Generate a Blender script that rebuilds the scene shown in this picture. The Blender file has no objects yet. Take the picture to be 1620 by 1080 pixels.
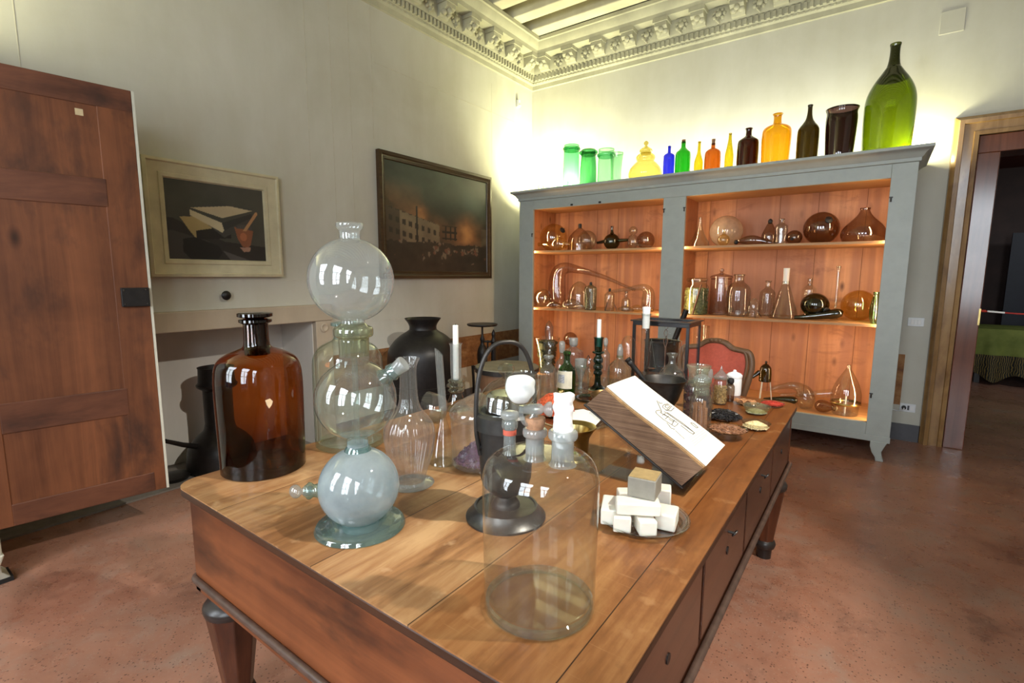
import bpy, bmesh, math, random
from mathutils import Vector, Matrix
import numpy as np

SC = bpy.context.scene
COL = SC.collection
PI = math.pi
# ------------------------------------------------------------------ camera
FPX, YAW, PITCH, ROLL = 787.46, 0.628483, 0.131711, 0.0043413
CAM = np.array([3.87, -5.753, 1.5])
FW = np.array([-math.sin(YAW)*math.cos(PITCH), math.cos(YAW)*math.cos(PITCH), -math.sin(PITCH)])
_r0 = np.array([math.cos(YAW), math.sin(YAW), 0.0]); _u0 = np.cross(_r0, FW)
RT = _r0*math.cos(ROLL) + _u0*math.sin(ROLL); UP = -_r0*math.sin(ROLL) + _u0*math.cos(ROLL)
cd = bpy.data.cameras.new('camera'); cam = bpy.data.objects.new('camera', cd); COL.objects.link(cam)
cd.sensor_width = 36.0; cd.lens = FPX/1620*36.0; cd.clip_start = 0.02; cd.clip_end = 60
cam.matrix_world = Matrix(((RT[0], UP[0], -FW[0], CAM[0]), (RT[1], UP[1], -FW[1], CAM[1]), (RT[2], UP[2], -FW[2], CAM[2]), (0, 0, 0, 1)))
SC.camera = cam
# ------------------------------------------------------------------ view, world, lights
SC.view_settings.view_transform = 'Standard'; SC.view_settings.look = 'None'
SC.view_settings.exposure = 0.0; SC.view_settings.gamma = 1.0; SC.view_settings.use_curve_mapping = False
SC.cycles.transparent_max_bounces = 48; SC.cycles.max_bounces = 12; SC.cycles.diffuse_bounces = 5; SC.cycles.glossy_bounces = 5
SC.cycles.transmission_bounces = 12
SC.cycles.caustics_refractive = False; SC.cycles.caustics_reflective = False
SC.cycles.sample_clamp_indirect = 6.0
W = bpy.data.worlds.new('world'); SC.world = W; W.use_nodes = True
W.node_tree.nodes['Background'].inputs[0].default_value = (0.6, 0.7, 0.85, 1); W.node_tree.nodes['Background'].inputs[1].default_value = 0.25

def area(name, loc, target, sx, sy, power, color, spread=None):
    l = bpy.data.lights.new(name, 'AREA'); l.shape = 'RECTANGLE'; l.size = sx; l.size_y = sy; l.energy = power; l.color = color
    if spread: l.spread = spread
    o = bpy.data.objects.new(name, l); COL.objects.link(o); o.location = loc
    d = (Vector(target)-Vector(loc)).normalized()
    up = Vector((0, 0, 1)) if abs(d.z) < 0.95 else Vector((0, 1, 0))
    z = -d; x = up.cross(z).normalized(); y = z.cross(x)
    o.rotation_euler = Matrix((x, y, z)).transposed().to_euler()
    return o
DAY = (0.86, 0.93, 1.0); WARM = (1.0, 0.66, 0.33); UPC = (1.0, 0.96, 0.54)
# daylight through the three windows of the wall behind the camera
WINX = [(1.0, 2.0), (3.0, 4.0), (4.9, 5.9)]
for i, (a, b) in enumerate(WINX):
    area('window_daylight', ((a+b)/2, -7.62, 2.0), ((a+b)/2, -3.2, 0.0), b-a+0.1, 2.3, 130, DAY)
# ceiling spotlight right of the table
sp = bpy.data.lights.new('spotlight', 'SPOT'); sp.energy = 500; sp.spot_size = math.radians(62); sp.spot_blend = 0.55; sp.shadow_soft_size = 0.035; sp.color = (1.0, 0.93, 0.82)
so = bpy.data.objects.new('spotlight', sp); COL.objects.link(so); so.location = (4.85, -4.17, 3.5)
so.rotation_euler = (Vector((2.75, -3.75, 0.9))-so.location).to_track_quat('-Z', 'Y').to_euler()
# fluorescent tubes lying on top of the glass cabinet and of the left cabinet
area('cabinet_top_tube', (2.2, -0.30, 2.55), (2.2, 0.05, 3.5), 3.3, 0.05, 44, (1.0, 0.98, 0.72))
area('cabinet_top_tube_left', (0.55, -0.25, 2.56), (0.1, 0.1, 3.3), 0.5, 0.06, 58, UPC)
area('cabinet_top_tube_right', (4.02, -0.12, 2.54), (4.35, 0.1, 3.4), 0.2, 0.06, 13, UPC)
area('left_cabinet_tube', (0.20, -6.1, 2.70), (0.1, -6.05, 3.7), 0.08, 1.2, 75, UPC)
# warm strips behind the stiles of the glass cabinet
CX0, CX1, CYF, CTOP = 0.372, 4.057, -0.80, 2.455
BAYS = [(0.567, 2.107), (2.325, 3.895)]
for a, b in BAYS:
    area('cabinet_strip', (a-0.02, CYF+0.05, 1.28), (a+0.7, -0.05, 1.28), 0.03, 1.85, 13, WARM)
    area('cabinet_strip', (b+0.02, CYF+0.05, 1.28), (b-0.7, -0.05, 1.28), 0.03, 1.85, 13, WARM)
# unseen dim fill light added to brighten the next room
area('next_room_fill', (6.6, 2.2, 3.0), (6.4, 3.6, 0.5), 0.5, 0.5, 18, (0.9, 0.95, 1.0))

# ------------------------------------------------------------------ pixel <-> place helpers (the photograph is 1620x1080)
def on(ax, v, px, py):
    d = FW + RT*(px-810)/FPX - UP*(py-540)/FPX
    return CAM + d*(v-CAM[ax])/d[ax]
def pr(p):
    d = np.array(p, float)-CAM; z = d@FW
    return 810+FPX*(d@RT)/z, 540-FPX*(d@UP)/z
def z_at(x, y, py):
    lo, hi = -2.0, 6.0
    for _ in range(44):
        m = (lo+hi)/2
        if pr((x, y, m))[1] > py: lo = m
        else: hi = m
    return (lo+hi)/2
def rad(p, hw):
    v = np.array(p, float)-CAM; d = v@FW; lat = v@RT
    return hw*d*d/(FPX*math.hypot(d, lat))
def stand(px, pyf, z, hw):
    """centre of a round base of half width hw px whose front touches pixel (px, pyf) on height z"""
    P = on(2, z, px, pyf); a = P[:2]-CAM[:2]; a = a/np.linalg.norm(a)
    r = rad(P, hw)
    for _ in range(3):
        c = np.array([P[0]+a[0]*r, P[1]+a[1]*r, z]); r = rad(c, hw)
    return c
def prof(c, pts):
    """[(py or None, half width px)] from the base up -> [(radius, height)]"""
    out = []
    for py, hw in pts:
        z = c[2] if py is None else z_at(c[0], c[1], py)
        out.append((rad((c[0], c[1], z), hw), z-c[2]))
    return out

# ------------------------------------------------------------------ materials
class G:
    def __init__(s, name):
        s.m = bpy.data.materials.new(name); s.m.use_nodes = True; s.t = s.m.node_tree
        s.t.nodes.clear(); s.out = s.t.nodes.new('ShaderNodeOutputMaterial')
    def n(s, typ, props=None, **inp):
        nd = s.t.nodes.new('ShaderNode'+typ)
        for k, v in (props or {}).items(): setattr(nd, k, v)
        for k, v in inp.items():
            k2 = int(k[1:]) if k[0] == '_' else k.replace('_', ' ')
            sock = nd.inputs[k2]
            if hasattr(v, 'is_output'): s.t.links.new(v, sock)
            else: sock.default_value = v
        return nd
    def math(s, op, a, b=None, c=None):
        nd = s.n('Math', {'operation': op})
        for i, v in enumerate((a, b, c)):
            if v is None: continue
            if hasattr(v, 'is_output'): s.t.links.new(v, nd.inputs[i])
            else: nd.inputs[i].default_value = v
        return nd.outputs[0]
    def coord(s, scale=(1, 1, 1), rot=(0, 0, 0)):
        tc = s.n('TexCoord'); mp = s.n('Mapping', Vector=tc.outputs['Object'], Scale=scale, Rotation=rot)
        return mp.outputs[0]
    def noise(s, vec, scale=5, detail=4, rough=0.55, dist=0.0):
        return s.n('TexNoise', Vector=vec, Scale=scale, Detail=detail, Roughness=rough, Distortion=dist).outputs[0]
    def ramp(s, fac, *stops, interp='LINEAR'):
        nd = s.n('ValToRGB', Fac=fac); e = nd.color_ramp.elements; nd.color_ramp.interpolation = interp
        while len(e) < len(stops): e.new(0.5)
        for el, (p, c) in zip(e, stops):
            el.position = p; el.color = (*c, 1) if len(c) == 3 else c
        return nd.outputs[0]
    def mix(s, fac, a, b, blend='MIX'):
        nd = s.n('Mix', {'data_type': 'RGBA', 'blend_type': blend})
        for i, v in ((0, fac), (6, a), (7, b)):
            if hasattr(v, 'is_output'): s.t.links.new(v, nd.inputs[i])
            else: nd.inputs[i].default_value = v if i == 0 else (*v, 1)
        return nd.outputs[2]
    def bump(s, h, strength=0.2, dist=0.01):
        return s.n('Bump', Strength=strength, Distance=dist, Height=h).outputs[0]
    def done(s, sh):
        s.t.links.new(sh, s.out.inputs[0]); return s.m
    def pbsdf(s, color, rough=0.5, metal=0.0, normal=None, **kw):
        nd = s.n('BsdfPrincipled')
        for k, v in (('Base Color', color), ('Roughness', rough), ('Metallic', metal)):
            if hasattr(v, 'is_output'): s.t.links.new(v, nd.inputs[k])
            else: nd.inputs[k].default_value = (*v, 1) if k == 'Base Color' else v
        if normal is not None: s.t.links.new(normal, nd.inputs['Normal'])
        for k, v in kw.items(): nd.inputs[k.replace('_', ' ')].default_value = v
        return nd.outputs[0]
MATS = {}
def memo(f):
    def g(name, *a, **k):
        if name not in MATS: MATS[name] = f(name, *a, **k)
        return MATS[name]
    return g
@memo
def plain(name, c, rough=0.5, metal=0.0, var=0.15, scale=20, bump=0.0, **kw):
    g = G(name); v = g.coord(); nz = g.noise(v, scale, 5)
    lo = tuple(x*(1-var) for x in c); hi = tuple(min(1, x*(1+var)) for x in c)
    col = g.ramp(nz, (0.3, lo), (0.7, hi))
    nm = g.bump(nz, bump, 0.01) if bump else None
    return g.done(g.pbsdf(col, rough, metal, nm, **kw))
@memo
def wood(name, dark, light, axis=1, rough=0.45, fine=26, knots=0.0, stain=None, coat=0.0, spec=0.3, boards=0):
    g = G(name); sc = [fine, fine, fine]; sc[axis] = fine*0.05
    v = g.coord(tuple(sc)); v2 = g.coord((1.5, 1.5, 1.5))
    n1 = g.noise(v, 1.0, 6, 0.65, 0.6); n2 = g.noise(v2, 1.6, 4, 0.6, 0.4)
    f = g.math('ADD', g.math('MULTIPLY', n1, 0.6), g.math('MULTIPLY', n2, 0.4))
    col = g.ramp(f, (0.32, dark), (0.66, light))
    if stain:
        s3 = [5, 5, 5]; s3[axis] = 2.2
        n3 = g.noise(g.coord(tuple(s3)), 0.9, 5, 0.6, 0.3)
        col = g.mix(g.ramp(n3, (0.50, (0, 0, 0)), (0.68, (0.85, 0.85, 0.85))), col, stain)
    if knots:
        sk = [7, 7, 7]; sk[axis] = 3.2
        vo = g.n('TexVoronoi', Vector=g.coord(tuple(sk)), Scale=knots).outputs[0]
        col = g.mix(g.ramp(vo, (0.04, (0.9, 0.9, 0.9)), (0.17, (0, 0, 0))), col, tuple(x*0.35 for x in dark))
    if boards:
        nb = g.noise(g.coord((boards, 0.3, 0.12)), 1.0, 1.5, 0.5); col = g.mix(g.ramp(nb, (0.40, (0, 0, 0)), (0.47, (0.75, 0.75, 0.75)), (0.53, (0.75, 0.75, 0.75)), (0.58, (0.15, 0.15, 0.15))), col, (0.36, 0.155, 0.085))
        ns = g.noise(g.coord((1.6, 1.6, 3.5)), 1.5, 6, 0.7, 0.8); col = g.mix(g.ramp(ns, (0.56, (0, 0, 0)), (0.68, (0.6, 0.6, 0.6))), col, (0.27, 0.11, 0.06))
    nm = g.bump(n1, 0.12, 0.004)
    return g.done(g.pbsdf(col, rough, 0, nm, Coat_Weight=coat, Coat_Roughness=0.15, Specular_IOR_Level=spec))
@memo
def glass(name, tint=(0.93, 0.95, 0.94), edge=2.4, f0=0.075, dust=0.0, dustc=(0.8, 0.82, 0.82), grad=None):
    """thin blown glass wall: clear or tinted transmission, stronger at grazing view, plus mirror reflection"""
    g = G(name)
    fac = g.n('LayerWeight', Blend=0.5).outputs['Facing']
    f2 = g.math('MULTIPLY', fac, fac)
    deep = tuple(max(0.0, x)**edge for x in tint)
    t0, t1 = tint, deep
    if grad:   # dark reflection and backdrop painted into the tint towards the foot
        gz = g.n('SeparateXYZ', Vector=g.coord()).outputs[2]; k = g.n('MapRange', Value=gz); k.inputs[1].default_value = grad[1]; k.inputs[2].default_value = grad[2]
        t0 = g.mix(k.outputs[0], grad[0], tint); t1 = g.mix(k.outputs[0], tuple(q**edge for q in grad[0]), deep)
    tc = g.mix(f2, t0, t1)
    tr = g.n('BsdfTransparent', Color=tc).outputs[0]
    f5 = g.math('POWER', fac, 4.5)
    fr = g.math('ADD', g.math('MULTIPLY', f5, 0.8), f0)
    body = tr
    if dust:
        df = g.n('BsdfDiffuse', Color=(*dustc, 1)).outputs[0]; tl = g.n('BsdfTranslucent', Color=(*dustc, 1)).outputs[0]
        dd = g.n('MixShader', Fac=0.5, _1=df, _2=tl).outputs[0]
        nz = g.noise(g.coord(), 14, 5)
        body = g.n('MixShader', Fac=g.math('MULTIPLY', g.math('ADD', nz, 0.5), dust), _1=tr, _2=dd).outputs[0]
    gl = g.n('BsdfGlossy', Color=(1, 1, 1, 1), Roughness=0.02).outputs[0]
    return g.done(g.n('MixShader', Fac=fr, _1=body, _2=gl).outputs[0])
CLEAR = glass('clear_glass'); CLEAR2 = glass('clear_grey_glass', (0.86, 0.88, 0.87), 2.6, 0.08)
AQUA = glass('aqua_glass', (0.91, 0.95, 0.94), 4.0, 0.08, 0.045); AQUAD = glass('aqua_thick_glass', (0.60, 0.76, 0.74), 2.6, 0.09, 0.12, (0.55, 0.68, 0.68))
FROST = glass('frosted_glass', (0.82, 0.85, 0.84), 2.0, 0.05, 0.48, (0.58, 0.60, 0.59))
MILKY = glass('milky_aqua_glass', (0.70, 0.80, 0.83), 2.2, 0.06, 0.55, (0.52, 0.61, 0.65))
HAZE = glass('hazy_glass', (0.86, 0.89, 0.89), 2.6, 0.08, 0.22, (0.60, 0.63, 0.63))
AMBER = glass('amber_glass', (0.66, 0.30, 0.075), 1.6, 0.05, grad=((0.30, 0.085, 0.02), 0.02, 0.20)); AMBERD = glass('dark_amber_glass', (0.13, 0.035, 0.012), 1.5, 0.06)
AMBERB = glass('amber_base_glass', (0.30, 0.085, 0.018), 1.6, 0.05)
GREENJ = glass('bottle_green_glass', (0.28, 0.62, 0.42), 2.2, 0.06); GREENJ2 = glass('deep_jar_green_glass', (0.20, 0.50, 0.28), 2.2, 0.06)
GREENL = glass('pale_green_glass', (0.52, 0.78, 0.60), 2.2, 0.06); GREENP = glass('faint_green_glass', (0.86, 0.96, 0.88), 3.0, 0.06)
YELLOW = glass('yellow_glass', (0.80, 0.72, 0.36), 1.8, 0.07); BLUE = glass('cobalt_glass', (0.12, 0.14, 0.78), 1.5, 0.05)
EMER = glass('emerald_glass', (0.10, 0.52, 0.10), 1.6, 0.05); YELB = glass('olive_yellow_glass', (0.68, 0.60, 0.10), 1.8, 0.05)
BROWNG = glass('brown_glass', (0.58, 0.26, 0.06), 1.7, 0.05); HONEY = glass('honey_glass', (0.78, 0.52, 0.08), 1.9, 0.05)
BLACKG = glass('black_green_glass', (0.15, 0.11, 0.03), 1.6, 0.05); BLACKP = glass('black_plum_glass', (0.10, 0.05, 0.05), 1.5, 0.06)
DEMI = glass('demijohn_green_glass', (0.34, 0.42, 0.035), 1.9, 0.06); DEMID = glass('demijohn_neck_glass', (0.12, 0.14, 0.02), 1.6, 0.06)
SMOKE = glass('smoky_brown_glass', (0.68, 0.60, 0.54), 2.2, 0.09); SMOKED = glass('dark_smoky_glass', (0.56, 0.46, 0.38), 1.9, 0.09); MAUVE = glass('mauve_glass', (0.80, 0.76, 0.76), 2.8, 0.09)
GOLDG = glass('straw_glass', (0.92, 0.87, 0.68), 2.2, 0.08); CREAM = glass('cream_hazy_glass', (0.85, 0.80, 0.70), 2.0, 0.07, 0.42, (0.85, 0.74, 0.6))
DKGR = glass('dark_bottle_glass', (0.20, 0.24, 0.15), 1.7, 0.08); TEALG = glass('teal_glass', (0.03, 0.24, 0.22), 1.5, 0.06)
WINEG = glass('wine_bottle_glass', (0.22, 0.55, 0.16), 1.7, 0.06); OLIVE = glass('olive_glass', (0.55, 0.60, 0.22), 2.0, 0.07)
PANE = glass('thin_pane', (0.98, 0.985, 0.985), 1.5, 0.018)

PLASTER = None
def mk_plaster(name, base, blotch, bumpy=0.08):
    g = G(name); v = g.coord()
    n1 = g.noise(v, 1.1, 6, 0.6, 0.4); n2 = g.noise(g.coord((1, 1, 0.25)), 5, 5, 0.6)
    f = g.math('ADD', g.math('MULTIPLY', n1, 0.65), g.math('MULTIPLY', n2, 0.35))
    col = g.ramp(f, (0.33, blotch), (0.62, base))
    n3 = g.noise(v, 60, 3)
    return g.done(g.pbsdf(col, 0.8, 0, g.bump(n3, bumpy, 0.004)))
PLASTER = mk_plaster('cream_plaster', (0.56, 0.55, 0.49), (0.47, 0.455, 0.38))
PLASTERW = mk_plaster('white_plaster', (0.62, 0.60, 0.56), (0.52, 0.50, 0.46))
STONE = mk_plaster('beige_stone', (0.44, 0.37, 0.28), (0.33, 0.27, 0.20))
CORN = mk_plaster('painted_cornice', (0.47, 0.455, 0.34), (0.30, 0.29, 0.22))
CORND = plain('cornice_shadow_blue', (0.30, 0.31, 0.30), 0.7)
BEAMM = mk_plaster('painted_beams', (0.66, 0.63, 0.48), (0.46, 0.42, 0.30))
def mk_floor():
    g = G('terrazzo'); v = g.coord()
    n1 = g.noise(v, 1.3, 6, 0.65, 0.5); n2 = g.noise(v, 9, 5, 0.6)
    col = g.ramp(n1, (0.3, (0.20, 0.082, 0.050)), (0.7, (0.42, 0.205, 0.135)))
    col = g.mix(g.ramp(n2, (0.45, (0, 0, 0)), (0.75, (0.5, 0.5, 0.5))), col, (0.33, 0.18, 0.125))
    n5 = g.noise(v, 3.2, 6, 0.7, 0.4); col = g.mix(g.ramp(n5, (0.52, (0, 0, 0)), (0.68, (0.7, 0.7, 0.7))), col, (0.30, 0.20, 0.15)); col = g.mix(g.ramp(n5, (0.30, (0.6, 0.6, 0.6)), (0.42, (0, 0, 0))), col, (0.13, 0.06, 0.042))
    vo = g.n('TexVoronoi', Vector=v, Scale=105.0); cr = g.n('SeparateColor', Color=vo.outputs['Color']).outputs[0]
    chip = g.ramp(vo.outputs['Distance'], (0.25, (1, 1, 1)), (0.4, (0, 0, 0)))
    pick = g.math('GREATER_THAN', cr, 0.80); pick2 = g.math('LESS_THAN', cr, 0.16)
    col = g.mix(g.math('MULTIPLY', pick, g.math('MULTIPLY', chip, 0.55)), col, (0.34, 0.22, 0.16))
    col = g.mix(g.math('MULTIPLY', pick2, g.math('MULTIPLY', chip, 0.8)), col, (0.045, 0.02, 0.015))
    r = g.ramp(n2, (0.3, (0.22, 0.22, 0.22)), (0.7, (0.42, 0.42, 0.42)))
    return g.done(g.pbsdf(col, r, 0, g.bump(n2, 0.05, 0.004)))
FLOORM = mk_floor()
PINE = wood('orange_pine', (0.34, 0.135, 0.055), (0.66, 0.32, 0.15), 2, 0.5, 15, 0.9, boards=5)
PINEH = wood('shelf_pine', (0.40, 0.20, 0.09), (0.58, 0.34, 0.16), 0, 0.5, 26)
DOORW = wood('old_red_pine', (0.070, 0.023, 0.010), (0.215, 0.075, 0.030), 2, 0.5, 12, 0.8, (0.035, 0.016, 0.011))
DOORH = wood('old_red_pine_rail', (0.060, 0.021, 0.011), (0.165, 0.06, 0.03), 1, 0.5, 12, 0.6, (0.03, 0.014, 0.010))
PAINT = plain('grey_green_paint', (0.335, 0.36, 0.335), 0.45, 0, 0.05, 14, 0.03)
CREAMP = plain('cream_paint', (0.52, 0.50, 0.41), 0.5, 0, 0.08, 12)
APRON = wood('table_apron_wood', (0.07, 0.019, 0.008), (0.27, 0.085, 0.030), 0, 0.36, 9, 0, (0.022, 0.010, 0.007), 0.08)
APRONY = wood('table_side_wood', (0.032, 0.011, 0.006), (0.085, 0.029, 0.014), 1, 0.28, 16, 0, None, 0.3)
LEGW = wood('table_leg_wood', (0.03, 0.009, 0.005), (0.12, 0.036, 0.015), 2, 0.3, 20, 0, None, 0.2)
EBON = plain('ebonised_wood', (0.022, 0.016, 0.014), 0.35)
IRON = plain('black_iron', (0.012, 0.010, 0.0095), 0.42, 0.3, 0.3, 30, 0.1); IRON2 = plain('worn_iron', (0.042, 0.038, 0.035), 0.42, 0.6, 0.3, 20, 0.08)
PEWTER = plain('dark_pewter', (0.075, 0.073, 0.07), 0.35, 0.8, 0.25, 25, 0.05); CHROME = plain('bright_metal', (0.72, 0.73, 0.75), 0.1, 1.0, 0.04)
BRASS = plain('old_brass', (0.42, 0.31, 0.12), 0.28, 1.0, 0.2, 18); BRASSD = plain('dark_brass', (0.20, 0.12, 0.05), 0.35, 0.9, 0.25, 18)
WAX = plain('white_wax', (0.80, 0.79, 0.75), 0.45, 0, 0.02, 10, 0, Subsurface_Weight=0.2); WHITE = plain('white_paper', (0.86, 0.85, 0.82), 0.7, 0, 0.02)
CLOTHW = plain('white_cloth', (0.87, 0.86, 0.85), 0.8, 0, 0.03, 30, 0.2)
SOAPW = plain('white_soap', (0.74, 0.70, 0.61), 0.5, 0, 0.04, 25, 0.05, Subsurface_Weight=0.15); SOAPG = plain('grey_soap', (0.24, 0.22, 0.18), 0.6, 0, 0.1, 40, 0.1); SOAPT = plain('tan_soap_top', (0.33, 0.23, 0.10), 0.6, 0, 0.15, 60, 0.15)
CORK = plain('cork', (0.33, 0.17, 0.09), 0.7, 0, 0.3, 90, 0.2); CERAM = plain('white_ceramic', (0.82, 0.82, 0.82), 0.15, 0, 0.01)
BLACKR = plain('black_rubber', (0.015, 0.014, 0.014), 0.6); REDV = plain('red_upholstery', (0.42, 0.072, 0.04), 0.75, 0, 0.12, 60, 0.1)
CHAIRW = wood('walnut_chair_wood', (0.09, 0.045, 0.022), (0.22, 0.12, 0.065), 2, 0.35, 20)
SWITCH = plain('switch_plastic', (0.72, 0.74, 0.76), 0.35, 0, 0.02)
GREYD = plain('dark_grey_paint', (0.075, 0.075, 0.085), 0.55, 0, 0.1)
CASEW = wood('door_casing_wood', (0.20, 0.105, 0.035), (0.36, 0.21, 0.085), 2, 0.25, 12, 0, (0.13, 0.06, 0.025), 0.6)
JAMBW = wood('dark_jamb_wood', (0.075, 0.022, 0.012), (0.17, 0.055, 0.028), 2, 0.22, 12, 0, None, 0.7)

# ------------------------------------------------------------------ mesh builder
class MB:
    def __init__(s): s.v = []; s.f = []; s.mi = []; s.col = None
    def _add(s, v, f, mi=0):
        o = len(s.v); s.v += [tuple(map(float, p)) for p in v]; s.f += [tuple(o+i for i in q) for q in f]; s.mi += [mi]*len(f); return s
    def box(s, x0, x1, y0, y1, z0, z1, mi=0):
        v = [(x, y, z) for z in (z0, z1) for y in (y0, y1) for x in (x0, x1)]
        return s._add(v, [(0, 2, 3, 1), (4, 5, 7, 6), (0, 1, 5, 4), (2, 6, 7, 3), (0, 4, 6, 2), (1, 3, 7, 5)], mi)
    def obox(s, c, ax, ay, az, mi=0):
        c, ax, ay, az = (np.array(q, float) for q in (c, ax, ay, az))
        v = [c+i*ax+j*ay+k*az for k in (-1, 1) for j in (-1, 1) for i in (-1, 1)]
        return s._add(v, [(0, 2, 3, 1), (4, 5, 7, 6), (0, 1, 5, 4), (2, 6, 7, 3), (0, 4, 6, 2), (1, 3, 7, 5)], mi)
    def lathe(s, pr_, c=(0, 0, 0), seg=36, flute=None, M=None, mi=0):
        v = []; f = []; rings = []
        for r, z in pr_:
            if r < 1e-6: rings.append([len(v)]); v.append((0, 0, z))
            else:
                ring = []
                for k in range(seg):
                    a = 2*PI*k/seg; q = r
                    if flute: q = r*(1+flute[1]*math.cos(flute[0]*a))
                    ring.append(len(v)); v.append((q*math.cos(a), q*math.sin(a), z))
                rings.append(ring)
        for A, B in zip(rings, rings[1:]):
            if len(A) == 1 and len(B) == 1: continue
            for k in range(seg):
                k2 = (k+1) % seg
                if len(A) == 1: f.append((A[0], B[k2], B[k]))
                elif len(B) == 1: f.append((A[k], A[k2], B[0]))
                else: f.append((A[k], A[k2], B[k2], B[k]))
        if M is not None: v = [tuple(M @ Vector(p)) for p in v]
        v = [(p[0]+c[0], p[1]+c[1], p[2]+c[2]) for p in v]
        return s._add(v, f, mi)
    def tube(s, pts, rs, seg=14, cap=True, mi=0):
        pts = [np.array(p, float) for p in pts]; n = len(pts)
        if not hasattr(rs, '__len__'): rs = [rs]*n
        v = []; f = []; pv = None
        for i, p in enumerate(pts):
            t = pts[min(i+1, n-1)]-pts[max(i-1, 0)]; t = t/(np.linalg.norm(t)+1e-9)
            if pv is None:
                a = np.array([0, 0, 1.]) if abs(t[2]) < 0.9 else np.array([1., 0, 0]); pv = np.cross(t, a)
            pv = pv-t*(pv@t); pv /= np.linalg.norm(pv)+1e-9; b = np.cross(t, pv)
            for k in range(seg):
                a = 2*PI*k/seg; v.append(p+rs[i]*(math.cos(a)*pv+math.sin(a)*b))
        for i in range(n-1):
            for k in range(seg):
                k2 = (k+1) % seg; f.append((i*seg+k, i*seg+k2, (i+1)*seg+k2, (i+1)*seg+k))
        if cap: f.append(tuple(range(seg))[::-1]); f.append(tuple((n-1)*seg+k for k in range(seg)))
        return s._add(v, f, mi)
    def sphere(s, c, r, seg=20, sq=(1, 1, 1), mi=0):
        p = [(r*math.sin(PI*i/(seg//2)), -r*math.cos(PI*i/(seg//2))) for i in range(seg//2+1)]
        p[0] = (0, -r); p[-1] = (0, r)
        return s.lathe(p, c, seg, None, Matrix.Diagonal(sq).to_3x3(), mi)
    def prism(s, poly, fn, h0, h1, mi=0):
        """poly of 2d points extruded; fn(a,b,h)->xyz"""
        n = len(poly); v = [fn(a, b, h0) for a, b in poly]+[fn(a, b, h1) for a, b in poly]
        f = [tuple(range(n))[::-1], tuple(range(n, 2*n))]+[(i, (i+1) % n, n+(i+1) % n, n+i) for i in range(n)]
        return s._add(v, f, mi)
    def minz(s): return min(p[2] for p in s.v)
    def shift(s, d): s.v = [(p[0]+d[0], p[1]+d[1], p[2]+d[2]) for p in s.v]; return s
    def build(s, name, mat, parent=None, origin=None, smooth=True, bevel=0.0, sub=0):
        if origin is None: origin = Vector(parent['_o']) if parent is not None else Vector((0, 0, 0))
        origin = Vector([float(q) for q in origin])
        me = bpy.data.meshes.new(name)
        me.from_pydata([(p[0]-origin[0], p[1]-origin[1], p[2]-origin[2]) for p in s.v], [], s.f)
        for m in (mat if isinstance(mat, (list, tuple)) else [mat]): me.materials.append(m)
        if any(s.mi): me.polygons.foreach_set('material_index', s.mi)
        if s.col is not None:
            at = me.color_attributes.new('paint', 'FLOAT_COLOR', 'POINT')
            at.data.foreach_set('color', [c for q in s.col for c in (*q, 1.0)])
        bm = bmesh.new(); bm.from_mesh(me); bmesh.ops.recalc_face_normals(bm, faces=bm.faces); bm.to_mesh(me); bm.free()
        if smooth:
            me.polygons.foreach_set('use_smooth', [True]*len(me.polygons)); me.set_sharp_from_angle(angle=math.radians(38))
        me.update()
        o = bpy.data.objects.new(name, me); COL.objects.link(o)
        if parent is not None:
            o.parent = parent; po = Vector(parent['_o']); o.location = origin-po; o['_o'] = list(origin)
        else: o.location = origin; o['_o'] = list(origin)
        if bevel:
            b = o.modifiers.new('edge', 'BEVEL'); b.width = bevel; b.segments = 2; b.limit_method = 'ANGLE'; b.angle_limit = math.radians(40)
        return o
def tag(o, label=None, cat=None, group=None, kind=None):
    if label: o['label'] = label
    if cat: o['category'] = cat
    if group: o['group'] = group
    if kind: o['kind'] = kind
    return o
def thing(name, label, cat, loc, group=None):
    o = bpy.data.objects.new(name, None); COL.objects.link(o); o.location = [float(q) for q in loc]; o['_o'] = [float(q) for q in loc]
    o.empty_display_size = 0.1
    return tag(o, label, cat, group)
def struct(name, mb, mat, parent=None, **kw):
    o = mb.build(name, mat, parent, **kw)
    o['kind'] = 'structure'; return o
def smoothpath(pts, n=6):
    P = [np.array(p, float) for p in pts]; P = [P[0]]+P+[P[-1]]; out = []
    for i in range(1, len(P)-2):
        for k in range(n):
            t = k/n; a, b, c, d = P[i-1:i+3]
            out.append(0.5*((2*b)+(c-a)*t+(2*a-5*b+4*c-d)*t*t+(3*b-a-3*c+d)*t**3))
    out.append(P[-2]); return out
def smoothprof(p, n=4):
    lo, hi = min(q[1] for q in p), max(q[1] for q in p)
    return [(max(0.0, float(q[0])), float(min(hi, max(lo, q[1])))) for q in smoothpath(p, n)]
def orient(d):
    """matrix turning +Z onto d"""
    return Vector(d).normalized().to_track_quat('Z', 'Y').to_matrix()

random.seed(7)
# ------------------------------------------------------------------ the room
XR, YR, ZC = 7.2, -7.35, 4.66
FY0, FY1, FZ, FDX = -5.50, -3.33, 1.107, -0.46      # fireplace opening in the left wall
struct('floor', MB().box(-0.6, XR+0.2, YR-0.2, 6.6, -0.1, 0), FLOORM, smooth=False)
w = MB()
w.box(-0.5, 0, YR-0.2, FY0, 0, ZC); w.box(-0.5, 0, FY0, FY1, FZ, ZC); w.box(-0.5, 0, FY1, 0.25, 0, ZC); w.box(-0.6, -0.5, FY0-0.1, FY1+0.1, 0, FZ+0.2)
wl = struct('wall_left', w, PLASTER, smooth=False)
w = MB(); DX0, DX1, DZ = 4.60, 5.75, 2.516
w.box(0, DX0-0.14, 0, 0.25, 0, ZC); w.box(DX0-0.14, DX1+0.14, 0, 0.25, DZ+0.145, ZC); w.box(DX1+0.14, XR+0.2, 0, 0.25, 0, ZC)
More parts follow.
